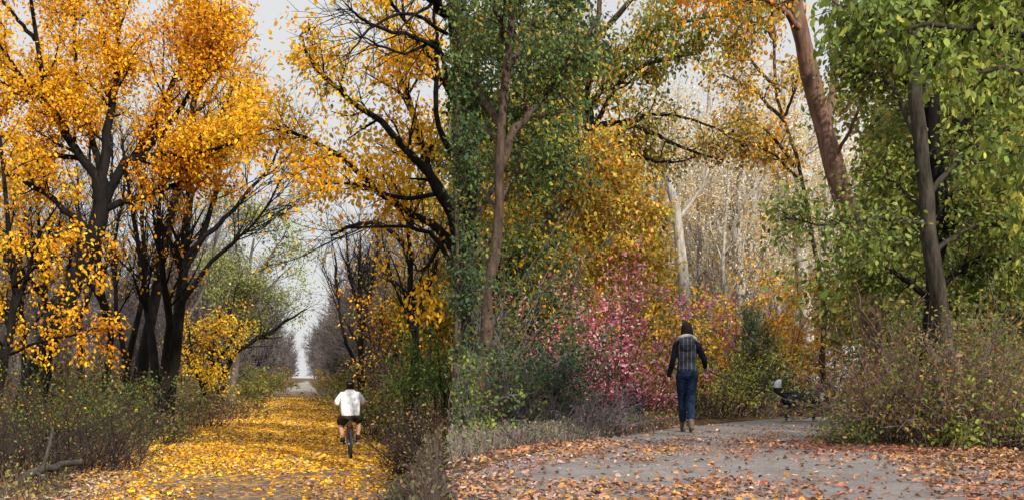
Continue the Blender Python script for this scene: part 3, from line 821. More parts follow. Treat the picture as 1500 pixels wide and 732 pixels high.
# --- bare avenue, far down the trail: three prototypes, copied
def proto_bare(k, label, group, lf=0, cols=GOLDG, q=1.0):
    lean = .12
    base = [(0, 0, 0), (.1, 0, 2), (.05 + lean, .1, 4.2), (lean * 3, 0, 6.5), (lean * 5, .1, 8.6)]
    limbs = [(base, .15, .03),
             ([(.03, 0, .4), (.5, .3, 2.2), (.9, .4, 4.4), (1.5, .3, 7.4)], .09, .02),
             ([(.02, 0, .9), (-.5, -.2, 2.8), (-.9, .1, 5), (-1.2, .1, 7.2)], .09, .02),
             ([(.05, 0, 2.4), (.9, -.4, 4.4), (2.2, -.5, 6.6)], .06, .015)]
    return px_tree('bare_tree', label, 'tree', limbs,
        [dict(n=70, t=(.12, 1), ang=(20, 60), L=(1.2, 3.2), rr=.5, npts=6, wig=.11, trop=(0, 0, .10), rmin=.02 * q, clip=False, into='crown'),
         dict(n=650, t=(.12, 1), ang=(20, 60), L=(.6, 1.9), rr=.55, npts=5, wig=.13, trop=(0, 0, .06), rmin=.014 * q, sides=3, clip=False, into='crown'),
         dict(n=1900, t=(.2, 1), ang=(25, 60), L=(.4, 1.1), rr=.6, npts=3, wig=.12, trop=(0, 0, .05), rmin=.010 * q, sides=3, clip=False, into='crown')],
        [dict(on=2, n=lf, size=(.12, .2), cols=cols, spread=.2)] if lf else [], B_MAUVE, None, base=np.zeros(3), local=True, trunk_sides=7, group=group, mat=B_MAUVE)


GL, GR = 'bare grey trees of the far avenue, left row', 'bare grey trees of the far avenue, right row'
LL = 'bare grey tree in the far left row where the trail vanishes'
LR = 'bare grey tree in the far right row where the trail vanishes'
pr = [proto_bare(k, LL, GL) for k in range(3)]
pf = [proto_bare(k, LL, GL, q=2.2) for k in range(3)]
i = 0
rowL = [(52, -6.2), (58, -5.0), (66, -5.8), (74, -4.6), (82, -5.4), (90, -4.4), (98, -5.2), (106, -4.0), (116, -4.8), (126, -3.8), (138, -4.4), (150, -3.4), (164, -4.0), (180, -3.2), (200, -3.6), (222, -3.0), (250, -3.2), (285, -2.8)]
rowR = [(50, 5.2), (56, 4.6), (64, 5.4), (72, 4.6), (80, 5.2), (88, 4.6), (96, 5.2), (106, 4.6), (116, 5.2), (128, 4.4), (140, 4.8), (154, 4.2), (170, 4.6), (190, 4.0), (212, 4.2), (240, 3.8), (275, 3.6)]
rowL += [(y_ + 4, u_ - 4.5) for y_, u_ in rowL[3:]]; rowR += [(y_ + 4, u_ + 4.5) for y_, u_ in rowR[3:]]
used = set()
for row, lab, grp in ((rowL, LL, GL), (rowR, LR, GR)):
    for y_, u_ in row:
        x_ = U2X(u_, y_); lo = (x_, y_, float(H(x_, y_)) - .05); s_ = 1.0 + .18 * math.sin(i * 2.1)
        pool = pf if y_ >= 70 else pr; o = pool[i % 3]
        if o.name not in used:
            used.add(o.name); o.location = lo; o.rotation_euler = (0, 0, i * 1.7); o.scale = (s_,) * 3; o['label'] = lab; o['group'] = grp
        else:
            dup(o, lo, i * 1.7, s_, lab, grp)
        i += 1
# deeper thicket of bare trees left and right of the avenue
LB = 'bare grey tree deep in the thicket behind the black trunks on the left'
for k, (px, y_) in enumerate([(-20, 48), (25, 56), (60, 44), (88, 62), (130, 52), (160, 70), (195, 55), (215, 78), (285, 60), (310, 74), (340, 66), (375, 84), (100, 88), (40, 84), (240, 92), (180, 105), (-5, 70)]):
    x_ = (px - 750) / F * y_
    dup((pf if y_ > 60 else pr)[k % 3], (x_, y_, float(H(x_, y_)) - .05), k * 2.3, 1.0 + .18 * math.sin(k * 1.9), LB, 'bare grey trees deep in the left thicket')
LB2 = 'bare grey tree behind the amber sapling right of the trail'
for k, (px, y_) in enumerate([(548, 48), (575, 58), (600, 50), (618, 68), (560, 78), (590, 92), (532, 66), (635, 84)]):
    x_ = (px - 750) / F * y_
    dup((pf if y_ > 60 else pr)[k % 3], (x_, y_, float(H(x_, y_)) - .05), k * 2.9, .85 + .15 * math.sin(k * 1.9), LB2, 'bare grey trees behind the amber sapling')

# --- thicket at the trail's edges
def bx(px, y):
    return (px - 750) / F * y


LBU = dict(side='L')
bush('bush', 'olive bush under the dark trees at the right edge of the trail view', bx(640, 40), 40, 3.0, 3.0, 60, 300, 1300, OLIVE + BROWNL, (.12, .2), **LBU)
bush('bush', 'tall tangle of dry brown stems with a few green leaves by the fallen log', bx(105, 18.5), 18.5, 2.0, 2.6, 170, 560, 300, GREENL, (.07, .12), bark=B_STEM, **LBU)
bush('bush', 'green leafy shrub growing above the dry brown stems on the left', bx(125, 21.5), 21.5, 1.75, 2.4, 60, 260, 900, GREENL, (.08, .14), top=.35, **LBU)
bush('bush', 'yellow-green scrub against the golden trunk at far left', bx(48, 20.5), 20.5, 2.1, 1.8, 60, 240, 750, OLIVE + GREENL + GOLDG, (.07, .13), **LBU)
bush('bush', 'brown bare bramble at the far left bottom corner', bx(20, 16.5), 16.5, 1.5, 1.6, 110, 330, 130, BROWNL + GREENL, (.06, .10), bark=B_STEM, **LBU)
bush('bush', 'low brown bramble with green tufts at the base of the many-stemmed tree', bx(195, 25), 25, 1.5, 2.6, 110, 360, 560, GREENL + BROWNL, (.08, .13), **LBU)
bush('bush', 'green sprouting shrub just left of the black double stem', bx(185, 30), 30, 1.9, 2.4, 60, 240, 900, GREENL[:3] + MGREEN, (.10, .16), top=.2, **LBU)
bush('bush', 'rust-brown brush right of the black double stem', bx(278, 33), 33, 1.5, 2.6, 90, 300, 700, BROWNL + GREENL[3:], (.10, .16), **LBU)
bush('bush', 'olive brush under the yellow small tree', bx(325, 40), 40, 1.8, 3.0, 70, 260, 1000, OLIVE + BROWNL[:2], (.12, .2), **LBU)
bush('bush', 'dark green bush at the left trail edge under the willow', bx(339, 52), 52, 2.3, 3.2, 60, 260, 1200, MGREEN + OLIVE, (.15, .24), **LBU)
bush('bush', 'yellow-green bush farther along the left trail edge', bx(362, 66), 66, 2.6, 3.6, 50, 240, 1100, GREENL + OLIVE, (.18, .28), **LBU)
bush('bush', 'dark rusty bush at the far left trail edge', bx(379, 84), 84, 2.6, 4.2, 50, 240, 1000, RUST + OLIVE, (.2, .3), **LBU)
bush('bush', 'small dark bush where the left trail edge meets the pale gravel', bx(395, 112), 112, 3.0, 4.6, 50, 220, 900, RUST + DGREEN, (.25, .38), **LBU)
bush('bush', 'dark undergrowth between the crooked black trunks', bx(140, 31), 31, 1.8, 3.6, 90, 300, 700, OLIVE + BROWNL[:2], (.1, .16), **LBU)
bush('bush', 'brown undergrowth far left behind the golden trunk', bx(40, 29), 29, 2.2, 3.6, 90, 300, 600, OLIVE + BROWNL, (.1, .16), **LBU)
bush('bush', 'grey-brown scrub left of the willow trunk', bx(300, 50), 50, 2.4, 4, 80, 320, 700, OLIVE + BROWNL, (.14, .22), bark=B_MAUVE, **LBU)
# right side of the trail
bush('bush', 'green leafy bush along the right frame edge of the trail', bx(640, 21), 21, 2.3, 1.2, 60, 260, 1300, [(.07, .13, .025), (.10, .17, .03), (.15, .21, .04)], (.08, .14), **LBU)
bush('bush', 'dark green shrub hugging the crooked trunk right of the trail', bx(598, 26), 26, 2.2, 1.9, 60, 240, 1000, MGREEN + OLIVE, (.09, .15), **LBU)
bush('bush', 'brown bramble low at the right trail edge in the foreground', bx(618, 16.5), 16.5, 1.15, 1.1, 130, 420, 300, BROWNL + RUST + OLIVE, (.06, .10), **LBU)
bush('bush', 'dark bramble at the bottom right of the leaf carpet', bx(634, 14.6), 14.6, .95, .9, 110, 330, 260, BROWNL + OLIVE, (.05, .09), **LBU)
bush('bush', 'dry brown brush right beside the cyclist', bx(572, 29), 29, 1.7, 2.0, 110, 380, 650, BROWNL + OLIVE, (.08, .14), **LBU)
bush('bush', 'golden brown brush under the amber sapling', bx(560, 37), 37, 2.0, 2.4, 80, 300, 900, BROWNL + GOLDG, (.1, .17), **LBU)
bush('bush', 'green-brown bush behind the cyclist, ahead at the right trail edge', bx(540, 52), 52, 2.0, 2.6, 60, 240, 900, OLIVE + MGREEN, (.13, .2), **LBU)
bush('bush', 'rusty dark bush farther along the right trail edge', bx(524, 70), 70, 2.4, 3.4, 50, 240, 900, RUST + OLIVE, (.18, .28), **LBU)
bush('bush', 'deep green bush beyond the rusty one on the right trail edge', bx(512, 90), 90, 2.6, 3.8, 50, 220, 900, MGREEN + OLIVE, (.2, .3), **LBU)
bush('bush', 'small brown bush where the right trail edge meets the pale gravel', bx(492, 118), 118, 2.8, 4.4, 50, 220, 800, RUST + OLIVE, (.25, .36), **LBU)

# fallen log with a broken snag
def log():
    pts = [(-6, 734, 14.6), (20, 714, 14.8), (52, 690, 15.1), (85, 680, 15.6), (118, 676, 16.2)]
    limbs = [(pts, .075, .045), ([(62, 688, 15.2), (70, 660, 15.3), (78, 625, 15.5)], .035, .018), ([(52, 690, 15.1), (70, 704, 14.8), (92, 712, 14.7)], .03, .012)]
    t = px_tree('fallen_log', 'rotting thin dark log with a broken snag lying at the lower left', 'log', limbs[:1], [], [], B_LOG, None, parts=('log_body', 'crown'))
    for p, a, b in limbs[1:]:
        g = Geo(); c = catmull([W(*q) for q in p], 8); tubes(g, c[None], np.linspace(a, b, 8)[None], 8)
        part('snag', g.mesh('snag', True, np.array(t.location)), B_LOG, t)
    return t


log()

# ================================================================== RIGHT: the woodland path
R_ = dict(side='R')
# slender leaning trunk at left
limbs = [([(690, 640, 15.6), (703, 560, 15.6), (716, 470, 15.6), (724, 390, 15.6), (729, 320, 15.6), (733, 230, 15.6), (737, 150, 15.5), (748, 50, 15.3), (752, -70, 15)], .108, .05),
         ([(732, 245, 15.6), (752, 195, 15.8), (782, 160, 16), (815, 120, 16.2), (842, 86, 16.4), (880, 20, 16.6)], .075, .03),
         ([(735, 190, 15.6), (700, 130, 16.2), (675, 60, 16.6), (665, -20, 16.8)], .05, .02),
         ([(742, 100, 15.5), (775, 50, 15.8), (800, -30, 16)], .05, .02),
         ([(744, 80, 15.5), (730, 30, 15), (705, -30, 14.6)], .045, .02),
         ([(734, 210, 15.6), (700, 180, 16.2), (672, 150, 16.6)], .035, .015),
         ([(730, 310, 15.6), (700, 270, 16.3), (675, 250, 16.8)], .03, .012),
         ([(730, 300, 15.6), (755, 255, 16.2), (775, 240, 16.6)], .03, .012)]
px_tree('slender_tree', 'slender leaning dark tree with a deep green crown left of the grey path', 'tree', limbs,
        [dict(n=100, t=(.3, 1), ang=(30, 75), L=(.6, 1.5), rr=.45, npts=6, wig=.14, trop=(0, 0, 0), sel=slice(1, None), rmin=.008),
         dict(n=480, t=(.15, 1), ang=(30, 70), L=(.3, .8), rr=.5, npts=4, wig=.14, trop=(0, 0, -.04), rmin=.005, sides=3)],
        [dict(on=2, n=5200, size=(.085, .15), cols=DGREEN + MGREEN[:2], spread=.12, droop=.7),
         dict(on=2, n=900, size=(.09, .16), cols=YGREEN[1:] + OLIVE[2:3], spread=.14, droop=.9)], B_BROWN, 'R')
# dark crowns behind it
def canopy(name, label, limbs, n1, n2, nl, cols, size, bark, L1=(.8, 2.0), L2=(.4, 1.1), shape=OVAL, sel=slice(1, None), droop=.7, spread=.14, extra=None, trop=(0, 0, .02), scale=1.2):
    lf = [dict(on=2, n=nl, size=size, cols=cols, spread=spread, droop=droop, shape=shape, scale=scale)]
    if extra:
        lf += extra
    return px_tree(name, label, 'tree', limbs,
        [dict(n=n1, t=(.25, 1), ang=(30, 70), L=L1, rr=.45, npts=6, wig=.13, trop=trop, sel=sel, rmin=.009),
         dict(n=n2, t=(.15, 1), ang=(30, 70), L=L2, rr=.5, npts=4, wig=.14, trop=(0, 0, -.02), rmin=.006, sides=3)], lf, bark, 'R')


canopy('green_tree', 'dark green tree crowding the left edge of the woodland view', [
    ([(672, 610, 21), (680, 480, 21), (690, 350, 21), (700, 200, 21), (700, 20, 21)], .16, .05),
    ([(690, 350, 21), (672, 280, 20.6), (662, 200, 20.4)], .06, .02), ([(690, 340, 21), (730, 260, 20.6), (770, 200, 20.4)], .07, .02),
    ([(680, 470, 21), (720, 400, 20.6), (760, 370, 20.4)], .06, .02), ([(682, 450, 21), (665, 400, 20.6)], .04, .015),
    ([(698, 230, 21), (740, 120, 20.6), (780, 40, 20.4)], .07, .02), ([(700, 150, 21), (672, 80, 20.5), (668, 0, 20.4)], .06, .02), ([(683, 520, 21), (725, 470, 20.8), (765, 450, 20.6)], .05, .02),
    ([(675, 560, 21), (700, 520, 20.8), (740, 520, 20.6)], .04, .02)],
    110, 520, 5000, DGREEN + MGREEN + OLIVE[:2], (.11, .18), B_BROWN, extra=[dict(on=2, n=1100, size=(.12, .2), cols=GOLDG + YGREEN[2:], spread=.15)])
px_tree('young_tree', 'thin dark green young tree at the left limit of the woodland', 'tree',
    [([(672, 640, 14.9), (668, 520, 14.9), (670, 380, 14.9), (667, 240, 14.9), (672, 120, 14.9), (668, 10, 14.9)], .035, .012), ([(669, 450, 14.9), (682, 400, 14.8), (690, 360, 14.7)], .015, .007), ([(668, 300, 14.9), (684, 250, 14.8), (692, 200, 14.7)], .015, .007)],
    [dict(n=90, t=(.18, 1), ang=(30, 75), L=(.22, .55), rr=.5, npts=5, wig=.14, trop=(0, 0, .02), rmin=.006), dict(n=260, t=(.15, 1), ang=(30, 70), L=(.12, .32), rr=.55, npts=4, wig=.14, rmin=.004, sides=3)],
    [dict(on=2, n=1400, size=(.075, .13), cols=DGREEN[1:] + MGREEN + OLIVE[:2], spread=.08, droop=.8)], B_BROWN, 'R')
# tree seen only as its olive crown overhead at the top centre
canopy('olive_tree', 'olive and amber crown hanging across the top centre of the woodland', [
    ([(838, 610, 26), (842, 450, 26), (850, 300, 26), (862, 150, 26), (880, -40, 26)], .15, .06),
    ([(856, 230, 26), (900, 130, 25), (960, 90, 24), (1020, 80, 23.5)], .08, .02), ([(862, 160, 26), (930, 60, 25), (1010, 30, 24), (1080, 20, 23)], .08, .02),
    ([(868, 100, 26), (840, 30, 25), (810, -20, 24)], .07, .02), ([(870, 60, 26), (950, -20, 25), (1050, -50, 24), (1130, -40, 23)], .08, .02),
    ([(852, 270, 26), (820, 200, 25.5), (790, 150, 25)], .06, .02), ([(858, 200, 26), (900, 200, 25), (945, 170, 24.5)], .06, .02),
    ([(862, 150, 26), (830, 90, 25.5), (800, 60, 25)], .06, .02)],
    90, 460, 4300, OLIVE[1:] + MGREEN[2:] + YGREEN, (.12, .20), B_BROWN, shape=OVAL, droop=1.2,
    extra=[dict(on=2, n=1500, size=(.12, .20), cols=YOAK + ORANGE[1:], spread=.16, droop=1.2)])
# yellow oak
canopy('oak_tree', 'oak with yellow-orange leaves and a rust brown trunk behind the pink shrub', [
    ([(786, 620, 22), (789, 500, 22), (791, 420, 22), (800, 350, 22), (806, 300, 22), (815, 250, 22)], .17, .08),
    ([(803, 320, 22), (840, 290, 21.6), (890, 280, 21.3), (940, 300, 21)], .06, .02), ([(798, 365, 22), (850, 340, 21.6), (900, 345, 21.3), (940, 370, 21)], .05, .015),
    ([(808, 290, 22), (850, 240, 21.6), (900, 225, 21.4)], .06, .02), ([(806, 300, 22), (790, 250, 21.6), (785, 220, 21.6)], .05, .015), ([(800, 350, 22), (780, 330, 21.6), (772, 320, 21.5)], .04, .015),
    ([(792, 415, 22), (830, 390, 21.5), (860, 380, 21.2)], .04, .015)],
    85, 420, 2700, YOAK, (.12, .2), B_RED, L1=(.5, 1.3), L2=(.3, .8), extra=[dict(on=2, n=450, size=(.12, .2), cols=RUST, spread=.12), dict(on=2, n=500, size=(.12, .2), cols=YGREEN[2:], spread=.14)])
# dark limbs with brown leaves
canopy('brown_oak', 'gnarled oak limb with brown and olive leaves crossing the centre of the wood', [
    ([(770, 625, 25), (780, 480, 25), (805, 330, 25), (845, 220, 25), (872, 185, 25)], .16, .09),
    ([(868, 188, 25), (900, 182, 24.8), (945, 190, 24.6), (990, 212, 24.4), (1060, 235, 24.2)], .10, .02),
    ([(880, 186, 25), (930, 225, 24.6), (980, 238, 24.4), (1020, 230, 24.2)], .06, .015), ([(905, 183, 24.8), (960, 168, 24.4), (1030, 180, 24), (1090, 215, 23.8)], .05, .015),
    ([(860, 200, 25), (880, 230, 24.8), (925, 245, 24.6)], .04, .015), ([(870, 186, 25), (860, 130, 25), (870, 80, 25)], .06, .02)],
    60, 260, 950, RUST + OLIVE, (.12, .19), B_DARK, L1=(.5, 1.3), L2=(.3, .8), extra=[dict(on=2, n=380, size=(.11, .18), cols=YOAK, spread=.12)])
# orange maple
canopy('maple_tree', 'maple with glowing amber leaves left of the leaning red trunk', [
    ([(1216, 620, 25), (1206, 520, 25), (1208, 430, 25), (1186, 330, 25), (1170, 240, 25), (1140, 150, 25), (1134, 40, 25)], .075, .03),
    ([(1165, 245, 25), (1120, 190, 24.6), (1070, 170, 24.4)], .05, .015), ([(1150, 180, 25), (1100, 130, 24.6), (1060, 110, 24.4)], .05, .015),
    ([(1142, 135, 25), (1100, 90, 24.6), (1085, 60, 24.5)], .05, .015), ([(1168, 260, 25), (1130, 225, 24.6), (1090, 210, 24.4)], .04, .015), ([(1150, 170, 25), (1165, 130, 24.6), (1170, 100, 24.6)], .04, .015),
    ([(1136, 60, 25), (1100, 10, 24.4), (1060, -10, 24)], .05, .015), ([(1135, 70, 25), (1130, 0, 24.6), (1140, -40, 24.4)], .05, .015)],
    80, 340, 1900, YOAK + ORANGE[1:], (.12, .19), B_BROWN, L1=(.4, .9), L2=(.25, .6), extra=[dict(on=2, n=350, size=(.12, .19), cols=OLIVE + YGREEN[:2], spread=.14)])
# leaning reddish trunk
canopy('leaning_tree', 'bare reddish trunk leaning left, tall, right of the walker', [
    ([(1302, 625, 17.5), (1290, 540, 17.5), (1272, 440, 17.5), (1250, 335, 17.5), (1225, 260, 17.5), (1208, 190, 17.5), (1192, 110, 17.4), (1175, 40, 17.3), (1160, -60, 17.2)], .19, .14),
    ([(1207, 190, 17.5), (1222, 120, 17.8), (1216, 60, 18), (1225, 0, 18.2), (1235, -60, 18.4)], .075, .04),
    ([(1178, 50, 17.3), (1140, 10, 16.8), (1090, -10, 16.4), (1040, -30, 16)], .06, .02), ([(1170, 0, 17.2), (1120, -40, 16.8), (1080, -60, 16.6)], .05, .02),
    ([(1218, 240, 17.5), (1250, 180, 17), (1275, 120, 16.8)], .04, .015)],
    45, 180, 700, ORANGE + YOAK[:3], (.10, .16), B_RED, sel=slice(2, 4), L1=(.5, 1.2), L2=(.25, .7))
# pair of trunks at right
canopy('grey_tree', 'olive-grey straight trunk in front of the dark one on the right', [
    ([(1390, 555, 14.5), (1380, 480, 14.5), (1368, 400, 14.5), (1358, 300, 14.5), (1352, 220, 14.5), (1346, 130, 14.5), (1340, 20, 14.5), (1338, -80, 14.5)], .118, .085),
    ([(1352, 225, 14.5), (1320, 150, 15), (1280, 110, 15.4), (1235, 100, 15.6)], .05, .015), ([(1348, 150, 14.5), (1390, 70, 15), (1440, 30, 15.4)], .05, .015),
    ([(1345, 110, 14.5), (1300, 40, 15), (1240, 10, 15.3)], .05, .015), ([(1356, 290, 14.5), (1420, 220, 14.8), (1480, 190, 15)], .045, .015),
    ([(1360, 330, 14.5), (1300, 318, 13.8), (1250, 326, 13.4), (1205, 330, 13.2), (1150, 318, 13)], .03, .010), ([(1364, 370, 14.5), (1430, 330, 14.6), (1490, 330, 14.8)], .04, .015),
    ([(1358, 310, 14.5), (1300, 260, 15), (1262, 235, 15.4)], .04, .015)],
    110, 520, 3300, MGREEN[1:] + YGREEN[:3] + OLIVE[1:2], (.09, .155), B_OLIVE, L1=(.25, .75), L2=(.15, .42), shape=OVAL)
canopy('dark_tree', 'nearly black trunk just behind the olive-grey one on the right', [
    ([(1357, 560, 15.2), (1362, 480, 15.2), (1372, 400, 15.2), (1379, 330, 15.2), (1374, 250, 15.2), (1364, 140, 15.2), (1362, 0, 15.2), (1360, -80, 15.2)], .14, .09),
    ([(1378, 350, 15.2), (1396, 330, 15), (1402, 300, 14.9)], .04, .02), ([(1372, 240, 15.2), (1440, 150, 15.4), (1500, 120, 15.6)], .06, .02), ([(1368, 190, 15.2), (1310, 100, 15.6), (1260, 70, 16)], .06, .02),
    ([(1366, 430, 15.2), (1430, 380, 15.4), (1490, 380, 15.6)], .05, .02), ([(1364, 440, 15.2), (1310, 400, 15.6), (1268, 395, 16)], .05, .02), ([(1376, 300, 15.2), (1430, 270, 15.4), (1500, 260, 15.6)], .05, .02)],
    110, 540, 4200, MGREEN[1:] + YGREEN[:2] + OLIVE, (.10, .165), B_DARK, L1=(.3, .9), L2=(.2, .5), extra=[dict(on=2, n=300, size=(.1, .16), cols=BROWNL, spread=.1)])
# nearest: bright green leaves reaching in from the right
canopy('green_maple', 'nearest tree with bright yellow-green leaves reaching in from the right edge', [
    ([(1610, 790, 10), (1600, 560, 10), (1590, 380, 10), (1585, 200, 10), (1580, 20, 10), (1575, -120, 10)], .14, .07),
    ([(1586, 230, 10), (1540, 140, 9.8), (1480, 100, 9.6), (1430, 105, 9.4), (1400, 120, 9.3)], .04, .010), ([(1583, 160, 10), (1520, 60, 9.8), (1430, 40, 9.6), (1340, 40, 9.4), (1265, 60, 9.2)], .045, .010),
    ([(1580, 100, 10), (1500, -10, 9.8), (1400, -20, 9.6), (1300, 0, 9.4), (1230, 10, 9.3)], .045, .010), ([(1588, 340, 10), (1545, 280, 9.6), (1500, 240, 9.3), (1465, 230, 9.1)], .035, .010),
    ([(1580, 40, 10), (1500, -60, 9.8), (1400, -70, 9.6), (1290, -50, 9.4)], .04, .012), ([(1592, 420, 10), (1550, 390, 9.7), (1500, 370, 9.5)], .03, .010)],
    85, 380, 2100, YGREEN + MGREEN[2:3], (.10, .17), B_OLIVE, L1=(.25, .7), L2=(.15, .42), droop=1.0, spread=.09, scale=1.6)

# pale trunks in the sunlit background
limbs = [([(1012, 600, 43), (1006, 500, 43), (1000, 400, 43), (993, 330, 43), (984, 280, 43), (968, 235, 43), (945, 208, 43), (925, 196, 43)], .30, .10),
         ([(992, 325, 43), (1030, 270, 43), (1050, 200, 43)], .09, .03), ([(975, 250, 43), (985, 200, 43), (1010, 150, 43)], .10, .02)]
px_tree('pale_tree', 'pale trunk arching left, straight above the walker', 'tree', limbs,
        [dict(n=34, t=(.3, 1), ang=(25, 60), L=(1.1, 3.0), rr=.45, npts=6, wig=.13, trop=(0, 0, .05), rmin=.012), dict(n=160, t=(.2, 1), ang=(25, 60), L=(.6, 1.6), rr=.5, npts=4, wig=.13, rmin=.008, sides=3)],
        [dict(on=2, n=900, size=(.13, .2), cols=STRAW, spread=.2)], B_PALE, 'R')
for label, pts, r in [('thick pale grey trunk in the middle of the sunlit background', [(1090, 590, 47), (1084, 480, 47), (1082, 400, 47), (1080, 320, 47), (1090, 230, 47), (1092, 120, 47)], .34),
                      ('warm grey trunk touching the right side of the thick pale one', [(1098, 590, 48), (1102, 480, 48), (1100, 380, 48), (1104, 290, 48), (1100, 160, 48)], .25),
                      ('pale trunk with a fork, behind the amber maple leaves', [(1190, 590, 49), (1178, 430, 49), (1170, 340, 49), (1158, 270, 49), (1150, 215, 49), (1150, 100, 49)], .36),
                      ('thin silvery trunk between the arching trunk and the thick pale one', [(1045, 590, 54), (1040, 450, 54), (1042, 330, 54), (1036, 210, 54), (1040, 90, 54)], .18),
                      ('grey slim trunk left of the arching pale trunk', [(955, 595, 52), (958, 480, 52), (948, 380, 52), (952, 280, 52), (948, 160, 52)], .18)]:
    y_ = pts[0][2]
    limbs = [(pts, r, r * .5), ([pts[2], (pts[2][0] - 30, pts[2][1] - 70, y_), (pts[2][0] - 45, pts[2][1] - 160, y_)], r * .4, .03), ([pts[3], (pts[3][0] + 30, pts[3][1] - 60, y_), (pts[3][0] + 50, pts[3][1] - 140, y_)], r * .4, .03)]
    px_tree('pale_tree', label, 'tree', limbs,
            [dict(n=40, t=(.25, 1), ang=(25, 65), L=(1.2, 3.2), rr=.45, npts=6, wig=.13, trop=(0, 0, .05), rmin=.016), dict(n=260, t=(.2, 1), ang=(25, 65), L=(.5, 1.5), rr=.5, npts=4, wig=.14, rmin=.012, sides=3)],
            [dict(on=2, n=1900, size=(.15, .24), cols=STRAW + GOLDG[1:3], spread=.25)], B_PALE, 'R')

sil = proto_sil = px_tree('pale_tree', 'slim silvery bare tree standing in the sunlit background', 'tree',
    [([(0, 0, 0), (.15, .05, 3.5), (-.05, .1, 7), (.2, 0, 11), (.1, .1, 15)], .15, .05), ([(.1, .05, 4.5), (.9, .3, 7), (1.3, .2, 10)], .06, .02), ([(-.05, .1, 6.5), (-.8, .2, 9), (-1.2, 0, 12)], .06, .02), ([(.05, .1, 3), (-.5, -.3, 5), (-.9, -.4, 7)], .05, .02)],
    [dict(n=46, t=(.15, 1), ang=(25, 65), L=(1.0, 2.8), rr=.45, npts=6, wig=.15, trop=(0, 0, .03), rmin=.018, clip=False), dict(n=240, t=(.2, 1), ang=(25, 65), L=(.5, 1.4), rr=.5, npts=4, wig=.16, rmin=.014, sides=3, clip=False)],
    [dict(on=2, n=420, size=(.15, .24), cols=STRAW, spread=.25)], B_PALE, None, base=np.zeros(3), local=True, trunk_sides=7, group='slim silvery trees of the sunlit background')
for k, (px, y_, s_) in enumerate([(940, 47, .9), (972, 52, 1), (1022, 50, .95), (1062, 46, .9), (1118, 49, .9), (1140, 53, 1), (1206, 50, .95), (1168, 56, 1.05), (1005, 57, 1.05), (920, 54, 1), (1228, 54, 1)]):
    x_ = (px - 750) / F * y_; lo = (x_, y_, float(H(x_, y_)) - .05)
    if k == 0:
        sil.location = lo
    else:
        dup(sil, lo, k * 2.1, s_)
# background wood: every tree its own, each of two or three crowns copied
def proto_wood(label, cols, nl, h, bark, size=(.2, .34), group=None):
    limbs = [([(0, 0, 0), (.1, .1, h * .3), (0, .1, h * .6), (.15, 0, h)], .2, .05)]
    for k in range(9):
        a = k * 2.4; z = h * (.12 + .085 * k); q = h * .24 * (1.1 - .07 * k)
        limbs.append(([(.05, .05, z), (math.cos(a) * q * .6, math.sin(a) * q * .6, z + h * .07), (math.cos(a) * q * 1.2, math.sin(a) * q * 1.2, z + h * .12)], .07, .02))
    return px_tree('woodland_tree', label, 'tree', limbs,
        [dict(n=90, t=(.2, 1), ang=(30, 70), L=(h * .08, h * .2), rr=.5, npts=5, wig=.13, trop=(0, 0, .03), rmin=.018, clip=False), dict(n=420, t=(.15, 1), ang=(30, 70), L=(.5, 1.4), rr=.55, npts=4, wig=.14, rmin=.012, sides=3, clip=False)],
        [dict(on=2, n=nl, size=size, cols=cols, spread=.28, droop=.6, scale=.7)], bark, None, base=np.zeros(3), local=True, trunk_sides=7, group=group)


def put(o, px, y, rz, s=1.0):
    x = bx(px, y); o.location = (x, y, float(H(x, y)) - .05); o.rotation_euler = (0, 0, rz); o.scale = (s,) * 3; return o


def setp(src, px, y, rz, s, label, group=None):
    x = bx(px, y); return dup(src, (x, y, float(H(x, y)) - .05), rz, s, label, group)


gA, gB, gC, gD = 'straw-gold trees of the far sunlit wood', 'olive-gold trees behind the oak', 'green trees deep behind the right trunks', 'tall straw trees closing the far background'
pA = put(proto_wood('straw-gold tree in the far sunlit wood behind the pale trunks', STRAW + STRAW + YOAK[3:4], 4300, 13, B_PALE, group=gA), 1000, 60, 0)
for k, (px, y_, s_) in enumerate([(930, 57, .95), (1060, 56, .9), (1120, 58, 1), (1180, 62, 1), (1025, 68, 1.1), (1090, 70, 1.1), (960, 72, 1.1), (1150, 74, 1.15)]):
    setp(pA, px, y_, k * 1.3 + 1, s_, 'straw-gold tree in the far sunlit wood behind the pale trunks', gA)
pB = put(proto_wood('olive-gold tree in the wood behind the yellow oak', OLIVE + GOLDG + YGREEN[1:2], 6800, 11, B_BROWN, group=gB), 800, 33, 0)
for k, (px, y_, s_) in enumerate([(735, 33, .9), (860, 38, .9), (895, 48, .95), (760, 44, 1.1), (830, 50, 1.2), (705, 38, 1.0)]):
    setp(pB, px, y_, k * 1.9 + 1, s_, 'olive-gold tree in the wood behind the yellow oak', gB)
pC = put(proto_wood('green tree deep in the wood behind the two right trunks', MGREEN + YGREEN[:2] + OLIVE, 7000, 10, B_BROWN, group=gC), 1400, 25, 0)
for k, (px, y_, s_) in enumerate([(1420, 22, 1), (1490, 25, 1.1), (1360, 29, .9), (1380, 30, 1.2), (1460, 33, 1.3), (1560, 28, 1.2), (1640, 24, 1)]):
    setp(pC, px, y_, k * 2.3 + 1, s_, 'green tree deep in the wood behind the two right trunks', gC)
for k, (px, y_, s_) in enumerate([(700, 62, 1.5), (780, 70, 1.5), (870, 74, 1.6), (950, 80, 1.6), (1040, 78, 1.6), (1120, 84, 1.7), (1200, 74, 1.5), (1290, 60, 1.4), (1380, 56, 1.4), (1470, 58, 1.4), (1560, 60, 1.4)]):
    setp(pA, px, y_, k * 1.1 + 2, s_, 'tall straw-coloured tree in the far background where the wood closes', gD)

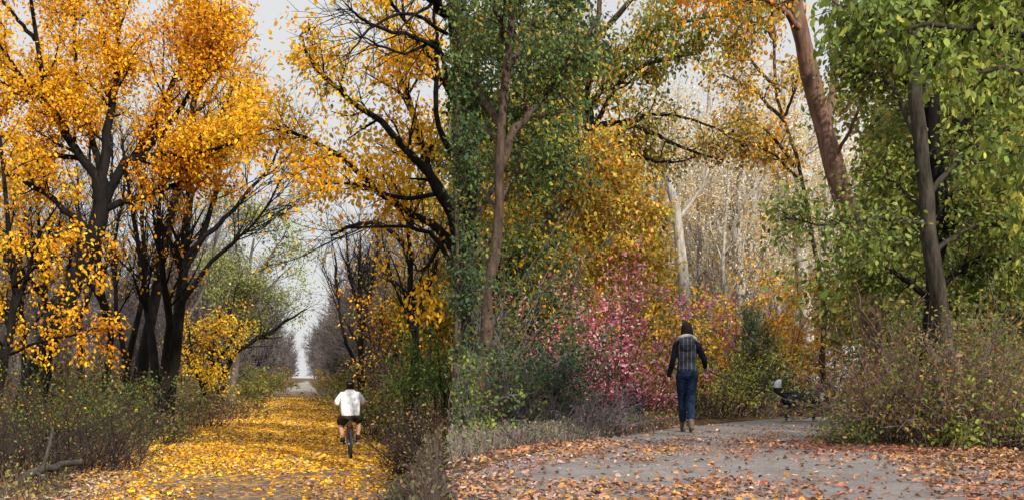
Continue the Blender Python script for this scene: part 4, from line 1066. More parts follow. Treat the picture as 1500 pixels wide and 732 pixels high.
# shrubs
bush('shrub', 'pink-red shrub glowing left of the walker', bx(850, 20.5), 20.5, 3.2, 2.2, 60, 480, 3200, PINK, (.08, .14), spread=.09, **R_)
bush('shrub', 'low pink shrub between the bright pink one and the walker', bx(915, 21.5), 21.5, 1.5, 2.0, 60, 300, 1500, PINK + RUST[1:2] + OLIVE[1:3], (.08, .13), **R_)
bush('shrub', 'magenta shrub in the background right of the walker\'s head', bx(1035, 28), 28, 2.9, 2.2, 50, 260, 1300, [(.58, .09, .20), (.66, .22, .32), (.44, .07, .12)] + OLIVE[:1], (.11, .18), **R_)
bush('shrub', 'yellow-green shrub directly behind the walker', bx(968, 24), 24, 2.4, 2.6, 60, 320, 1900, GREENL[1:] + GOLDG, (.10, .17), **R_)
bush('shrub', 'olive shrub behind the pink one, reaching to the oak leaves', bx(880, 25), 25, 3.4, 3.0, 50, 320, 1300, OLIVE + GOLDG + GREENL[:1], (.11, .19), **R_)
bush('shrub', 'rounded dark green bush beside the slender leaning trunk', bx(780, 16.2), 16.2, 1.9, 1.0, 60, 420, 2500, DGREEN + [(.07, .09, .03)], (.07, .13), bark=B_STEMP, top=.1, **R_)
bush('shrub', 'dark red-brown undergrowth at the foot of the slender trunk', bx(742, 16), 16, 1.15, 1.3, 80, 420, 900, RUST[:2] + DGREEN[1:3] + OLIVE[:1], (.06, .11), bark=B_STEMP, **R_)
bush('shrub', 'tall dark green shrub at the left limit of the woodland, below the dark crown', bx(668, 18), 18, 4.2, 1.2, 50, 380, 1700, DGREEN + MGREEN + OLIVE, (.08, .14), bark=B_STEMP, **R_)
bush('shrub', 'green bush at the left edge of the woodland view', bx(664, 14.2), 14.2, 1.2, .5, 50, 220, 600, MGREEN + DGREEN[2:], (.07, .12), bark=B_STEMP, **R_)
bush('shrub', 'purple-grey bare twig shrub at the left path edge', bx(832, 15.6), 15.6, .85, 1.5, 150, 620, 160, [(.20, .10, .10), (.16, .12, .08)], (.05, .09), bark=B_STEMP, **R_)
bush('shrub', 'second purple-grey twig shrub nearer the walker', bx(885, 16.8), 16.8, .7, 1.2, 130, 480, 140, [(.26, .12, .12), (.18, .13, .08)], (.05, .09), bark=B_STEMP, **R_)
bush('shrub', 'small bright green seedling clump at the slender trunk\'s base', bx(697, 13.2), 13.2, .42, .5, 14, 40, 150, YGREEN, (.08, .13), **R_)
bush('shrub', 'orange shrub in the sun right of the walker', bx(1122, 25.5), 25.5, 3.7, 1.5, 60, 400, 2900, YOAK + GOLD[1:3] + ORANGE[2:], (.10, .17), **R_)
bush('shrub', 'salmon pink shrub behind the dog, right of the orange one', bx(1188, 29), 29, 3.2, 2.2, 60, 320, 1900, [(.60, .34, .26), (.66, .42, .20), (.55, .22, .16), (.60, .50, .38)], (.11, .18), **R_)
bush('shrub', 'yellow-green feathery shrub behind the leash', bx(1065, 22.5), 22.5, 1.9, 1.6, 60, 300, 1500, YGREEN[1:] + GOLDG[3:], (.09, .15), shape=LANCE, **R_)
bush('shrub', 'pinkish brown low brush behind the leash', bx(1090, 23.5), 23.5, .8, 1.8, 90, 340, 400, PINK[2:] + BROWNL, (.07, .12), bark=B_STEMP, **R_)
bush('shrub', 'bleached white bare shrub with tangled twigs in the background', bx(1062, 41), 41, 5.6, 3.2, 60, 460, 200, STRAW, (.12, .18), bark=B_PALE, stem_r=.028, twr=.012, sub=500, **R_)
bush('shrub', 'bleached bare shrub with tangled twigs beside the arching trunk', bx(1018, 43), 43, 5.0, 3.2, 36, 320, 260, STRAW, (.12, .18), bark=B_PALE, stem_r=.026, twr=.012, sub=440, **R_)
bush('shrub', 'rusty scrub under the yellow oak trunk', bx(800, 23.5), 23.5, 2.6, 2.4, 70, 340, 1500, RUST + OLIVE, (.1, .17), **R_)
# juniper
g0 = dict(parts=('trunk', 'crown'))
jx, jy = bx(1112, 23), 23.0
limbs = [([(1118, 598, 23), (1112, 560, 23), (1104, 510, 23), (1092, 462, 23)], .07, .015)]
for k in range(9):
    t_ = k / 9; px_, py_ = 1118 - 24 * t_, 590 - 115 * t_
    for sgn in (-1, 1):
        limbs.append(([(px_, py_, 23), (px_ + sgn * 20 * (1.05 - t_), py_ - 12, 23 - .2 * sgn), (px_ + sgn * 34 * (1.05 - t_), py_ - 34, 23 + .2 * math.sin(k * 2))], .02, .008))
px_tree('juniper_tree', 'dark green conical juniper leaning left at the bend in the path', 'tree', limbs,
        [dict(n=170, t=(.1, 1), ang=(25, 55), L=(.25, .6), rr=.6, npts=4, wig=.1, trop=(-.02, 0, .12), rmin=.006, sides=3), dict(n=700, t=(.1, 1), ang=(20, 45), L=(.12, .3), rr=.7, npts=3, wig=.1, trop=(0, 0, .1), rmin=.005, sides=3, into='crown')],
        [dict(on=2, n=7500, size=(.05, .12), cols=[(.07, .11, .06), (.10, .15, .07), (.14, .18, .08), (.06, .09, .05)], spread=.05, droop=-.4, shape=LANCE)], B_BROWN, 'R')

# brambles at the right
bush('bramble', 'tall brown bramble hiding the dog\'s head at the path bend', bx(1292, 13.8), 13.8, 1.3, .7, 44, 190, 420, RUST[1:] + BROWNL[1:] + GREENL[:2], (.05, .10), lean=(.4, 0), bark=B_STEMR, **R_)
bush('bramble', 'low yellow-green weeds in front of the tall brown bramble', bx(1240, 13.2), 13.2, .4, .4, 50, 160, 420, GREENL + YGREEN[:2], (.05, .09), lean=(.3, 0), bark=B_STEMR, **R_)
bush('bramble', 'dense rusty bramble left of the two trunks', bx(1318, 13.4), 13.4, 1.95, 1.0, 70, 380, 900, RUST[1:] + OLIVE + GREENL, (.05, .10), bark=B_STEMR, **R_)
bush('bramble', 'leafy green bramble at the foot of the two trunks', bx(1350, 13.3), 13.3, 1.5, 1.2, 60, 320, 900, MGREEN[1:] + OLIVE + BROWNL[:1], (.06, .11), bark=B_STEMR, **R_)
bush('bramble', 'brown bare bramble right of the two trunks', bx(1425, 13.1), 13.1, 1.8, 1.3, 80, 400, 850, BROWNL[1:] + RUST[1:] + OLIVE + GREENL[:2], (.05, .10), bark=B_STEMR, **R_)
bush('bramble', 'green and brown bramble at the right frame edge', bx(1485, 13), 13, 1.9, 1.2, 60, 320, 900, MGREEN + BROWNL[1:], (.06, .11), bark=B_STEMR, **R_)
bush('bramble', 'lone bright green seedling in front of the brambles', bx(1392, 12.3), 12.3, .42, .3, 8, 24, 70, YGREEN[1:], (.10, .15), bark=B_STEMR, **R_)
bush('bramble', 'bright green sprigs low at the right edge of the brambles', bx(1470, 12.6), 12.6, .9, .6, 20, 70, 170, YGREEN[1:], (.09, .14), bark=B_STEMR, **R_)
bush('bramble', 'olive thicket filling the gap under the green crowns', bx(1340, 17.5), 17.5, 2.8, 1.8, 70, 420, 1500, OLIVE + MGREEN, (.09, .16), bark=B_STEMR, **R_)
bush('bramble', 'deep green thicket behind the two trunks', bx(1440, 17.5), 17.5, 2.2, 3.0, 90, 520, 2900, MGREEN + OLIVE, (.09, .16), bark=B_STEMR, **R_)
bush('bramble', 'russet thicket at far right behind the brambles', bx(1515, 16), 16, 1.7, 2.0, 90, 460, 1700, OLIVE + RUST + MGREEN, (.08, .14), bark=B_STEMR, **R_)

# tall trees behind the viewpoint that shade both paths
for k, (x_, y_, s_) in enumerate([(-9, -7, 1.0), (-2.5, -9, 1.05), (4.5, -8, 1.1)]):
    dup(pC, (x_, y_, float(H(x_, y_))), k * 1.4, s_, 'green tree standing behind the viewpoint, outside the view', 'trees behind the viewpoint')

# ================================================================== FIGURES
def loft(g, rings, sides=16, col=None, capped=True):
    """rings: (x, y, z, rx, ry) horizontal ellipses"""
    R = np.array(rings, float); n = len(R)
    a = np.arange(sides) / sides * 2 * np.pi
    V = np.stack([R[:, None, 0] + R[:, None, 3] * np.cos(a), R[:, None, 1] + R[:, None, 4] * np.sin(a), np.repeat(R[:, None, 2], sides, 1)], -1).reshape(-1, 3)
    i = np.arange(n - 1)[:, None] * sides; k = np.arange(sides)[None]; k2 = (k + 1) % sides
    q = np.stack([i + k, i + k2, i + sides + k2, i + sides + k], -1).reshape(-1, 4)
    tris = []
    if capped:
        V = np.vstack([V, R[0, :3], R[-1, :3]]); b, t = n * sides, n * sides + 1
        tris = [[b, (j + 1) % sides, j] for j in range(sides)] + [[t, (n - 1) * sides + j, (n - 1) * sides + (j + 1) % sides] for j in range(sides)]
    g.add(V, quads=q, tris=tris, col=col)


def limb(g, pts, radii, n=18, sides=14, col=None):
    p = catmull(np.array(pts, float), n); r = np.interp(np.linspace(0, 1, n), np.linspace(0, 1, len(radii)), radii)
    e = norm(p[1] - p[0]), norm(p[-1] - p[-2])
    p = np.vstack([p[0] - e[0] * r[0] * .6, p[0] - e[0] * r[0] * .35, p, p[-1] + e[1] * r[-1] * .35, p[-1] + e[1] * r[-1] * .6])
    r = np.concatenate([[r[0] * .3, r[0] * .8], r, [r[-1] * .8, r[-1] * .3]])
    s0 = g.n
    tubes(g, p[None], r[None], sides, col)
    m = len(p)
    c0, c1 = p[0], p[-1]
    base = s0 - g.n
    g.add([c0, c1], tris=[[0 + 0, base + (j + 1) % sides, base + j] for j in range(sides)] + [[1, base + (m - 1) * sides + j, base + (m - 1) * sides + (j + 1) % sides] for j in range(sides)], col=col)


def ball(g, c, r, sides=16, rings=10, col=None):
    c = np.array(c, float); r = np.array(r, float) * np.ones(3)
    th = np.linspace(.02, np.pi - .02, rings)
    loft(g, [(c[0], c[1], c[2] - r[2] * math.cos(t), r[0] * math.sin(t), r[1] * math.sin(t)) for t in th], sides, col)


def ring(g, c, R, r, axis='x', n=36, sides=8, col=None):
    a = np.linspace(0, 2 * np.pi, n + 1)
    if axis == 'x':
        p = np.stack([np.zeros_like(a), np.cos(a) * R, np.sin(a) * R], 1)
    elif axis == 'z':
        p = np.stack([np.cos(a) * R, np.sin(a) * R, np.zeros_like(a)], 1)
    p = p + np.array(c)
    T = norm(np.gradient(p, axis=0)); T[0] = T[-1] = norm(p[1] - p[-2])
    ax = np.array([1., 0, 0]) if axis == 'x' else np.array([0, 0, 1.])
    n1 = np.cross(T, ax); b = np.arange(sides) / sides * 2 * np.pi
    V = p[:, None] + r * (n1[:, None] * np.cos(b)[None, :, None] + ax[None, None] * np.sin(b)[None, :, None])
    i = np.arange(n)[:, None] * sides; k = np.arange(sides)[None]; k2 = (k + 1) % sides
    g.add(V.reshape(-1, 3), quads=np.stack([i + k, i + k2, i + sides + k2, i + sides + k], -1).reshape(-1, 4), col=col)


def fuse(g, name, voxel=.011, smooth=4, fac=.5, colour=None):
    """union of lofted pieces -> one continuous skin"""
    me = g.mesh(name + '_rough'); o = bpy.data.objects.new('rough', me); COL.objects.link(o)
    m = o.modifiers.new('r', 'REMESH'); m.mode = 'VOXEL'; m.voxel_size = voxel; m.use_smooth_shade = True
    s = o.modifiers.new('s', 'SMOOTH'); s.iterations = smooth; s.factor = fac
    dg = bpy.context.evaluated_depsgraph_get(); dg.update()
    out = bpy.data.meshes.new_from_object(o.evaluated_get(dg)); out.name = name
    bpy.data.objects.remove(o); bpy.data.meshes.remove(me)
    if colour is not None:
        n = len(out.vertices); co = np.empty(n * 3, np.float32); out.vertices.foreach_get('co', co); co = co.reshape(-1, 3)
        for a in list(out.attributes):
            if a.name == 'col':
                out.attributes.remove(a)
        c = colour(co)
        a = out.attributes.new('col', 'FLOAT_COLOR', 'POINT')
        a.data.foreach_set('color', np.concatenate([c, np.ones((n, 1))], 1).astype(np.float32).ravel())
    return out


def hand(g, wrist, d, palm_n, curl=1.0, s=1.0, side=1):
    """palm and five fingers; d = direction of the fingers, palm_n = where the palm faces; curled"""
    wrist = np.array(wrist, float); d = norm(np.array(d, float)); pn = np.array(palm_n, float); pn = norm(pn - d * np.dot(pn, d)); w = np.cross(d, pn) * side
    limb(g, [wrist, wrist + d * .045 * s, wrist + d * .085 * s], [.026 * s, .034 * s, .030 * s], 8, 10)
    for k, (o, ln) in enumerate(zip((-.033, -.011, .011, .031), (.072, .080, .075, .058))):
        b = wrist + d * .082 * s + w * o * s
        p = [b - d * .03 * s, b]
        for j, f in enumerate((.45, .32, .23)):
            th = curl * (.55 + .75 * j) + .05 * k
            p.append(p[-1] + (d * math.cos(th) + pn * math.sin(th)) * ln * f * s)
        limb(g, p, [.0105 * s, .0105 * s, .0095 * s, .009 * s, .0075 * s], 10, 8)
    b = wrist + d * .03 * s - w * .028 * s
    q = b + (d * .6 - w * .8) * .03 * s
    limb(g, [b, q, q + (d * .75 + pn * .6 * curl) * .032 * s, q + (d * .7 + pn * 1.1 * curl) * .052 * s], [.013 * s, .0125 * s, .011 * s, .009 * s], 8, 8)


def head(g, c, tilt=0.0, s=1.0):
    c = np.array(c, float)
    loft(g, [(c[0], c[1] + dy * s, c[2] + dz * s, rx * s, ry * s) for dz, dy, rx, ry in
             [(-.118, .045, .020, .022), (-.108, .035, .042, .050), (-.085, .022, .055, .070), (-.05, .010, .066, .084), (0, 0, .075, .095), (.045, -.004, .077, .098), (.08, -.008, .066, .086), (.105, -.010, .042, .056), (.118, -.010, .016, .02)]], 18)
    limb(g, [c + np.array([0, .085, .005]) * s, c + np.array([0, .108, -.03]) * s], [.010 * s, .016 * s], 6, 8)      # nose
    limb(g, [c + np.array([-.022, .083, -.062]) * s, c + np.array([0, .090, -.062]) * s, c + np.array([.022, .083, -.062]) * s], [.006 * s, .009 * s, .006 * s], 8, 8)
    for sx in (-1, 1):
        ball(g, c + np.array([sx * .078, -.008, -.005]) * s, np.array([.010, .020, .031]) * s, 10, 8)
        ball(g, c + np.array([sx * .031, .080, .012]) * s, np.array([.016, .010, .008]) * s, 8, 6)


def eyes(parent, c, s=1.0, mat=None):
    c = np.array(c, float)
    for sx in (-1, 1):
        g = Geo(); ball(g, c + np.array([sx * .031, .085, .010]) * s, .011 * s, 10, 8); part('eye', g.mesh('eye'), mat, parent)


SKIN = plain_mat('skin', (.46, .24, .16), .55)
EYE = plain_mat('eye_dark', (.05, .04, .035), .2)
BLACKCLOTH = cloth_mat('black_cloth', (.010, .010, .013), (.024, .024, .03))
WHITECOTTON = cloth_mat('white_cotton', (.80, .80, .82), (.88, .88, .89))
OLIVESHORT = cloth_mat('dark_olive_cotton', (.030, .028, .020), (.060, .056, .042))
NAVYKNIT = cloth_mat('navy_black_knit', (.005, .006, .011), (.012, .013, .022))
DENIM = cloth_mat('blue_denim', (.008, .016, .042), (.018, .034, .076), 90)
FLEECE = cloth_mat('pale_grey_fleece', (.26, .25, .26), (.42, .41, .42))
SUEDE = cloth_mat('brown_suede', (.07, .05, .04), (.15, .115, .09))
HAIRM = bark_mat('dark_hair', (.006, .004, .0035), (.022, .011, .010), 60, .6, .08)
RUBBER = plain_mat('black_rubber', (.018, .018, .019), .85)
STEEL = plain_mat('brushed_steel', (.45, .46, .48), .35, .9)
PAINT = plain_mat('blue_black_paint', (.03, .04, .07), .35, .2)
REFL = plain_mat('red_reflector', (.45, .02, .02), .25)
SOLE = plain_mat('grey_sole', (.20, .20, .20), .7)
EMBR = plain_mat('pale_thread', (.55, .55, .58), .8)

# ------------------------------------------------------------------ cyclist and bicycle
CYX, CYY = bx(513, 21.1), 21.1
CR = math.atan(.2033) * .9
bike = thing('bicycle', 'dark small-framed bicycle ridden away over the yellow leaves', 'bicycle', (CYX, CYY, float(H(CYX, CYY)) + .03), rotz=CR)
WR, BBZ = .30, .30
for yw, nm in ((-.46, 'rear_wheel'), (.56, 'front_wheel')):
    g = Geo(); ring(g, (0, yw, WR), WR - .026, .030, 'x', 40, 10); wh = part(nm, g.mesh(nm), RUBBER, bike)
    g = Geo(); ring(g, (0, yw, WR), WR - .062, .012, 'x', 36, 6); part('rim', g.mesh('rim'), STEEL, wh)
    g = Geo()
    for k in range(20):
        a = k / 20 * 2 * np.pi; e = np.array([0, yw + math.cos(a) * (WR - .065), WR + math.sin(a) * (WR - .065)])
        h_ = np.array([.028 * (1 if k % 2 else -1), yw, WR]); tubes(g, np.array([[h_, e]]), np.full((1, 2), .0018), 4)
    part('spokes', g.mesh('spokes'), STEEL, wh)
    g = Geo(); limb(g, [(-.05, yw, WR), (.05, yw, WR)], [.02, .02], 6, 10); part('hub', g.mesh('hub'), STEEL, wh)
    g = Geo()
    for k in range(44):
        a = k / 44 * 2 * np.pi
        for sx in (-.017, .017):
            c = np.array([sx, yw + math.cos(a) * (WR + .001), WR + math.sin(a) * (WR + .001)]); ball(g, c, (.009, .009, .009), 6, 4)
    part('tread', g.mesh('tread'), RUBBER, wh)
fr = Geo()
seatp, headp, bbp = (0, -.16, .66), (0, .36, .78), (0, .0, BBZ)
limb(fr, [bbp, seatp], [.016, .016], 6, 10); limb(fr, [(0, -.14, .60), headp], [.017, .017], 6, 10); limb(fr, [bbp, (0, .38, .70)], [.019, .019], 6, 10)
limb(fr, [(0, .355, .82), (0, .39, .66)], [.022, .022], 6, 10)
for sx in (-1, 1):
    limb(fr, [(sx * .018, -.13, .60), (sx * .055, -.30, .46), (sx * .06, -.46, WR)], [.010, .010, .010], 10, 8)
    limb(fr, [(sx * .025, -.02, BBZ), (sx * .058, -.25, WR), (sx * .06, -.46, WR)], [.011, .011, .011], 10, 8)
    limb(fr, [(sx * .03, .39, .67), (sx * .055, .44, .55), (sx * .055, .56, WR)], [.013, .013, .011], 10, 8)
part('frame', fr.mesh('frame'), PAINT, bike)
g = Geo(); limb(g, [seatp, (0, -.19, .78)], [.013, .013], 5, 8); part('seat_post', g.mesh('seat_post'), STEEL, bike)
g = Geo(); loft(g, [(0, -.20, .77, .04, .08), (0, -.20, .785, .09, .13), (0, -.20, .81, .085, .125), (0, -.19, .82, .04, .08)], 16); part('saddle', g.mesh('saddle'), RUBBER, bike)
g = Geo(); limb(g, [(0, -.165, .64), (0, -.205, .64)], [.022, .026], 4, 10); part('reflector', g.mesh('reflector'), REFL, bike)
g = Geo()
limb(g, [(0, .355, .80), (0, .345, .92), (0, .36, .97)], [.016, .015, .015], 8, 8)
limb(g, [(-.30, .27, 1.12), (-.17, .33, 1.10), (-.07, .36, .98), (.07, .36, .98), (.17, .33, 1.10), (.34, .27, 1.12)], [.012] * 6, 28, 8)
hb = part('handlebar', g.mesh('handlebar'), STEEL, bike)
for sx, x0, x1 in ((-1, -.21, -.32), (1, .24, .36)):
    g = Geo(); limb(g, [(x0, .31, 1.105), (x1, .265, 1.12)], [.018, .018], 5, 10); part('grip', g.mesh('grip'), RUBBER, hb)
g = Geo()
ring(g, (.045, 0, BBZ), .085, .008, 'x', 28, 6); limb(g, [(-.07, 0, BBZ), (.07, 0, BBZ)], [.02, .02], 4, 10)
limb(g, [(-.075, 0, BBZ), (-.085, -.165, BBZ - .01)], [.014, .012], 5, 8); limb(g, [(.075, 0, BBZ), (.085, .165, BBZ + .01)], [.014, .012], 5, 8)
part('crank', g.mesh('crank'), STEEL, bike)
for sx, yp, zp in ((-1, -.165, BBZ - .01), (1, .165, BBZ + .01)):
    g = Geo(); loft(g, [(sx * .145, yp, zp - .014, .05, .045), (sx * .145, yp, zp + .014, .05, .045)], 8); part('pedal', g.mesh('pedal'), RUBBER, bike)

cyc = thing('person', 'cyclist in white t-shirt, dark shorts and black cap seen from behind on the bicycle', 'person', (CYX, CYY, float(H(CYX, CYY)) + .03), rotz=CR)
# joints
SH = {-1: np.array([-.168, .06, 1.285]), 1: np.array([.168, .06, 1.285])}
EL = {-1: np.array([-.275, .10, 1.075]), 1: np.array([.275, .10, 1.085])}
WRI = {-1: np.array([-.285, .215, 1.13]), 1: np.array([.315, .215, 1.14])}
HP = {-1: np.array([-.095, -.12, .86]), 1: np.array([.095, -.12, .86])}
KN = {-1: np.array([-.19, .25, .72]), 1: np.array([.20, .30, .80])}
AN = {-1: np.array([-.155, -.19, .40]), 1: np.array([.155, .12, .42])}
HEADC = np.array([0, .14, 1.445])
b = Geo()
loft(b, [(0, -.17, .80, .10, .08), (0, -.16, .86, .165, .13), (0, -.13, .98, .165, .13), (0, -.06, 1.12, .165, .12), (0, .02, 1.25, .18, .115), (0, .06, 1.31, .135, .09), (0, .085, 1.37, .07, .065)], 18)
limb(b, [(0, .08, 1.34), (0, .11, 1.42)], [.062, .058], 6, 12)
head(b, HEADC, s=.95)
for s_ in (-1, 1):
    limb(b, [SH[s_], EL[s_]], [.058, .047], 10); limb(b, [EL[s_], (EL[s_] + WRI[s_]) / 2 + [0, .0, .01], WRI[s_]], [.046, .044, .030], 10)
    hand(b, WRI[s_], np.array([0, .9, -.15]), np.array([0, -.3, -1]), 1.25, 1.0, s_)
    limb(b, [HP[s_], (HP[s_] + KN[s_]) / 2 + [0, 0, .02], KN[s_]], [.095, .085, .062], 12)
    limb(b, [KN[s_], KN[s_] * .62 + AN[s_] * .38 + np.array([0, -.03, -.01]), AN[s_]], [.060, .060, .036], 14)
    limb(b, [AN[s_], AN[s_] + [0, .05, -.05], AN[s_] + [s_ * .015, .16, -.055]], [.036, .036, .028], 8)
body = part('body', fuse(b, 'body', .009, 3), SKIN, cyc)
eyes(body, HEADC, .95, EYE)
# t-shirt
g = Geo()
loft(g, [(0, -.165, .835, .168, .140), (0, -.16, .87, .182, .150), (0, -.13, .98, .196, .155), (0, -.06, 1.12, .198, .145), (0, .02, 1.24, .205, .135), (0, .055, 1.305, .186, .120), (0, .075, 1.355, .115, .092), (0, .09, 1.385, .078, .074)], 20)
for s_ in (-1, 1):
    limb(g, [SH[s_] + [-s_ * .03, 0, 0], SH[s_] * .45 + EL[s_] * .55, SH[s_] * .15 + EL[s_] * .85 + np.array([0, 0, -.005])], [.080, .078, .070], 12)
    limb(g, [(s_ * .10, -.20, .95), (s_ * .13, -.13, 1.13), (s_ * .11, -.06, 1.28)], [.03, .035, .03], 8)     # shoulder-blade fullness
part('t_shirt', fuse(g, 't_shirt', .011, 4), WHITECOTTON, cyc)
g = Geo()
loft(g, [(0, -.19, .79, .15, .11), (0, -.175, .83, .185, .15), (0, -.155, .90, .175, .14)], 18)
for s_ in (-1, 1):
    limb(g, [HP[s_] + [0, 0, -.01], (HP[s_] + KN[s_]) / 2 + [0, -.01, -.01], HP[s_] * .15 + KN[s_] * .85 + np.array([0, -.02, -.03])], [.118, .115, .105], 12)
part('shorts', fuse(g, 'shorts', .012, 3), OLIVESHORT, cyc)
for s_ in (-1, 1):
    g = Geo(); a_ = AN[s_]
    limb(g, [a_ + [0, -.035, -.01], a_ + [0, -.01, -.045], a_ + [s_ * .008, .09, -.055], a_ + [s_ * .02, .185, -.06]], [.045, .050, .048, .034], 14)
    sh_ = part('shoe', fuse(g, 'shoe', .009, 2), BLACKCLOTH, cyc)
    g = Geo(); loft(g, [(a_[0] + s_ * .01, a_[1] + .06, a_[2] - .105, .046, .145), (a_[0] + s_ * .01, a_[1] + .06, a_[2] - .085, .05, .15)], 16); part('sole', g.mesh('sole'), SOLE, sh_)
    g = Geo(); limb(g, [a_ + [0, 0, -.01], a_ + (KN[s_] - a_) * .10], [.042, .042], 6, 12); part('sock', g.mesh('sock'), BLACKCLOTH, cyc)
g = Geo(); c = HEADC
loft(g, [(0, c[1], c[2] + .012, .082, .104), (0, c[1] - .002, c[2] + .05, .083, .103), (0, c[1] - .006, c[2] + .085, .070, .088), (0, c[1] - .008, c[2] + .112, .045, .058), (0, c[1] - .008, c[2] + .122, .012, .016)], 20)
cap = part('cap', g.mesh('cap'), BLACKCLOTH, cyc)
g = Geo(); loft(g, [(0, c[1] + .13, c[2] + .012, .072, .065), (0, c[1] + .125, c[2] + .024, .07, .06)], 16); part('visor', g.mesh('visor'), BLACKCLOTH, cap)
g = Geo()
pts = [(-.026, c[2] + .060), (-.014, c[2] + .073), (-.002, c[2] + .064), (.012, c[2] + .074), (.026, c[2] + .062)]
limb(g, [(x_, c[1] - .103 + abs(x_) * .4, z_) for x_, z_ in pts], [.006] * 5, 14, 6); part('emblem', g.mesh('emblem'), EMBR, cap)
g = Geo(); loft(g, [(0, c[1] - .012, c[2] - .045, .070, .086), (0, c[1] - .012, c[2] - .01, .079, .098), (0, c[1] - .008, c[2] + .015, .079, .100)], 18); part('hair', g.mesh('hair'), HAIRM, cyc)

# ------------------------------------------------------------------ walking woman
WX, WY = bx(1006, 16.2), 16.2
wz = float(H(WX, WY)) + .02
wom = thing('person', 'walker with dark hair in a plaid hooded vest and jeans, seen from behind', 'person', (WX, WY, wz), rotz=-.10); wom.scale = (.93, .95, 1)
SH = {-1: np.array([-.165, 0, 1.385]), 1: np.array([.165, 0, 1.385])}
EL = {-1: np.array([-.235, -.03, 1.12]), 1: np.array([.285, -.07, 1.14])}
WRI = {-1: np.array([-.305, .03, .875]), 1: np.array([.325, .14, 1.02])}
HP = {-1: np.array([-.088, 0, .90]), 1: np.array([.088, 0, .90])}
KN = {-1: np.array([-.072, .15, .50]), 1: np.array([.066, .01, .49])}
AN = {-1: np.array([-.045, .17, .095]), 1: np.array([.060, -.17, .135])}
HEADC = np.array([0, .02, 1.61])
b = Geo()
loft(b, [(0, -.01, .84, .09, .08), (0, -.01, .90, .155, .115), (0, -.005, .97, .155, .115), (0, 0, 1.08, .128, .092), (0, 0, 1.22, .150, .105), (0, 0, 1.34, .165, .10), (0, 0, 1.41, .145, .085), (0, .005, 1.46, .06, .055)], 18)
limb(b, [(0, .005, 1.44), (0, .02, 1.53)], [.05, .05], 6, 12)
head(b, HEADC)
for s_ in (-1, 1):
    limb(b, [SH[s_], EL[s_]], [.050, .040], 10); limb(b, [EL[s_], (EL[s_] + WRI[s_]) / 2, WRI[s_]], [.040, .036, .025], 10)
    limb(b, [HP[s_], (HP[s_] + KN[s_]) / 2, KN[s_]], [.088, .076, .053], 12)
    limb(b, [KN[s_], KN[s_] * .62 + AN[s_] * .38 + np.array([0, -.022, 0]), AN[s_]], [.052, .053, .033], 14)
limb(b, [AN[-1], AN[-1] + [0, .06, -.05], AN[-1] + [-.01, .15, -.06]], [.034, .034, .026], 8)
limb(b, [AN[1], AN[1] + [0, .05, -.06], AN[1] + [.01, .13, -.095]], [.034, .034, .026], 8)
hand(b, WRI[-1], np.array([-.1, .15, -1]), np.array([.9, .2, 0]), .45, .95, -1)
hand(b, WRI[1], np.array([.05, .75, -.55]), np.array([-.5, -.2, -.7]), 1.3, .95, 1)
body = part('body', fuse(b, 'body', .009, 3), SKIN, wom)
eyes(body, HEADC, 1, EYE)
g = Geo(); c = HEADC
loft(g, [(0, -.075, 1.445, .085, .035), (0, -.07, 1.475, .112, .060), (0, -.045, 1.53, .112, .090), (0, -.025, 1.58, .106, .102), (0, -.006, 1.63, .092, .106), (0, .002, 1.68, .084, .100), (0, .008, 1.715, .062, .078), (0, .01, 1.738, .022, .03)], 20)
hm = fuse(g, 'hair', .010, 2)
part('hair', hm, HAIRM, wom)


def plaid():
    m, nt, out = new_mat('dark_plaid_wool'); L = nt.links
    tc = nd(nt, 'ShaderNodeTexCoord'); sp = nd(nt, 'ShaderNodeSeparateXYZ'); L.new(tc.outputs['Object'], sp.inputs[0])

    def lines(sock, f, wdt, ph=0.0):
        a = nd(nt, 'ShaderNodeMath', operation='MULTIPLY_ADD'); a.inputs[1].default_value = f; a.inputs[2].default_value = ph + 50; L.new(sock, a.inputs[0])
        b_ = nd(nt, 'ShaderNodeMath', operation='FRACT'); L.new(a.outputs[0], b_.inputs[0])
        c_ = nd(nt, 'ShaderNodeMath', operation='LESS_THAN'); c_.inputs[1].default_value = wdt; L.new(b_.outputs[0], c_.inputs[0]); return c_.outputs[0]
    v = lines(sp.outputs[0], 15, .12); h_ = lines(sp.outputs[2], 8, .07)
    base = nd(nt, 'ShaderNodeRGB'); base.outputs[0].default_value = (.016, .020, .032, 1)
    m1 = nd(nt, 'ShaderNodeMix', data_type='RGBA'); m1.inputs[7].default_value = (.05, .053, .07, 1); L.new(h_, m1.inputs[0]); L.new(base.outputs[0], m1.inputs[6])
    m2 = nd(nt, 'ShaderNodeMix', data_type='RGBA'); m2.inputs[7].default_value = (.13, .13, .155, 1); L.new(v, m2.inputs[0]); L.new(m1.outputs[2], m2.inputs[6])
    no = nd(nt, 'ShaderNodeTexNoise', Scale=12.0); bp = nd(nt, 'ShaderNodeBump', Strength=.6, Distance=.04); L.new(tc.outputs['Object'], no.inputs[0]); L.new(no.outputs[0], bp.inputs['Height'])
    p = nd(nt, 'ShaderNodeBsdfPrincipled', Roughness=.95); L.new(m2.outputs[2], p.inputs['Base Color']); L.new(bp.outputs[0], p.inputs['Normal']); L.new(p.outputs[0], out.inputs[0]); return m


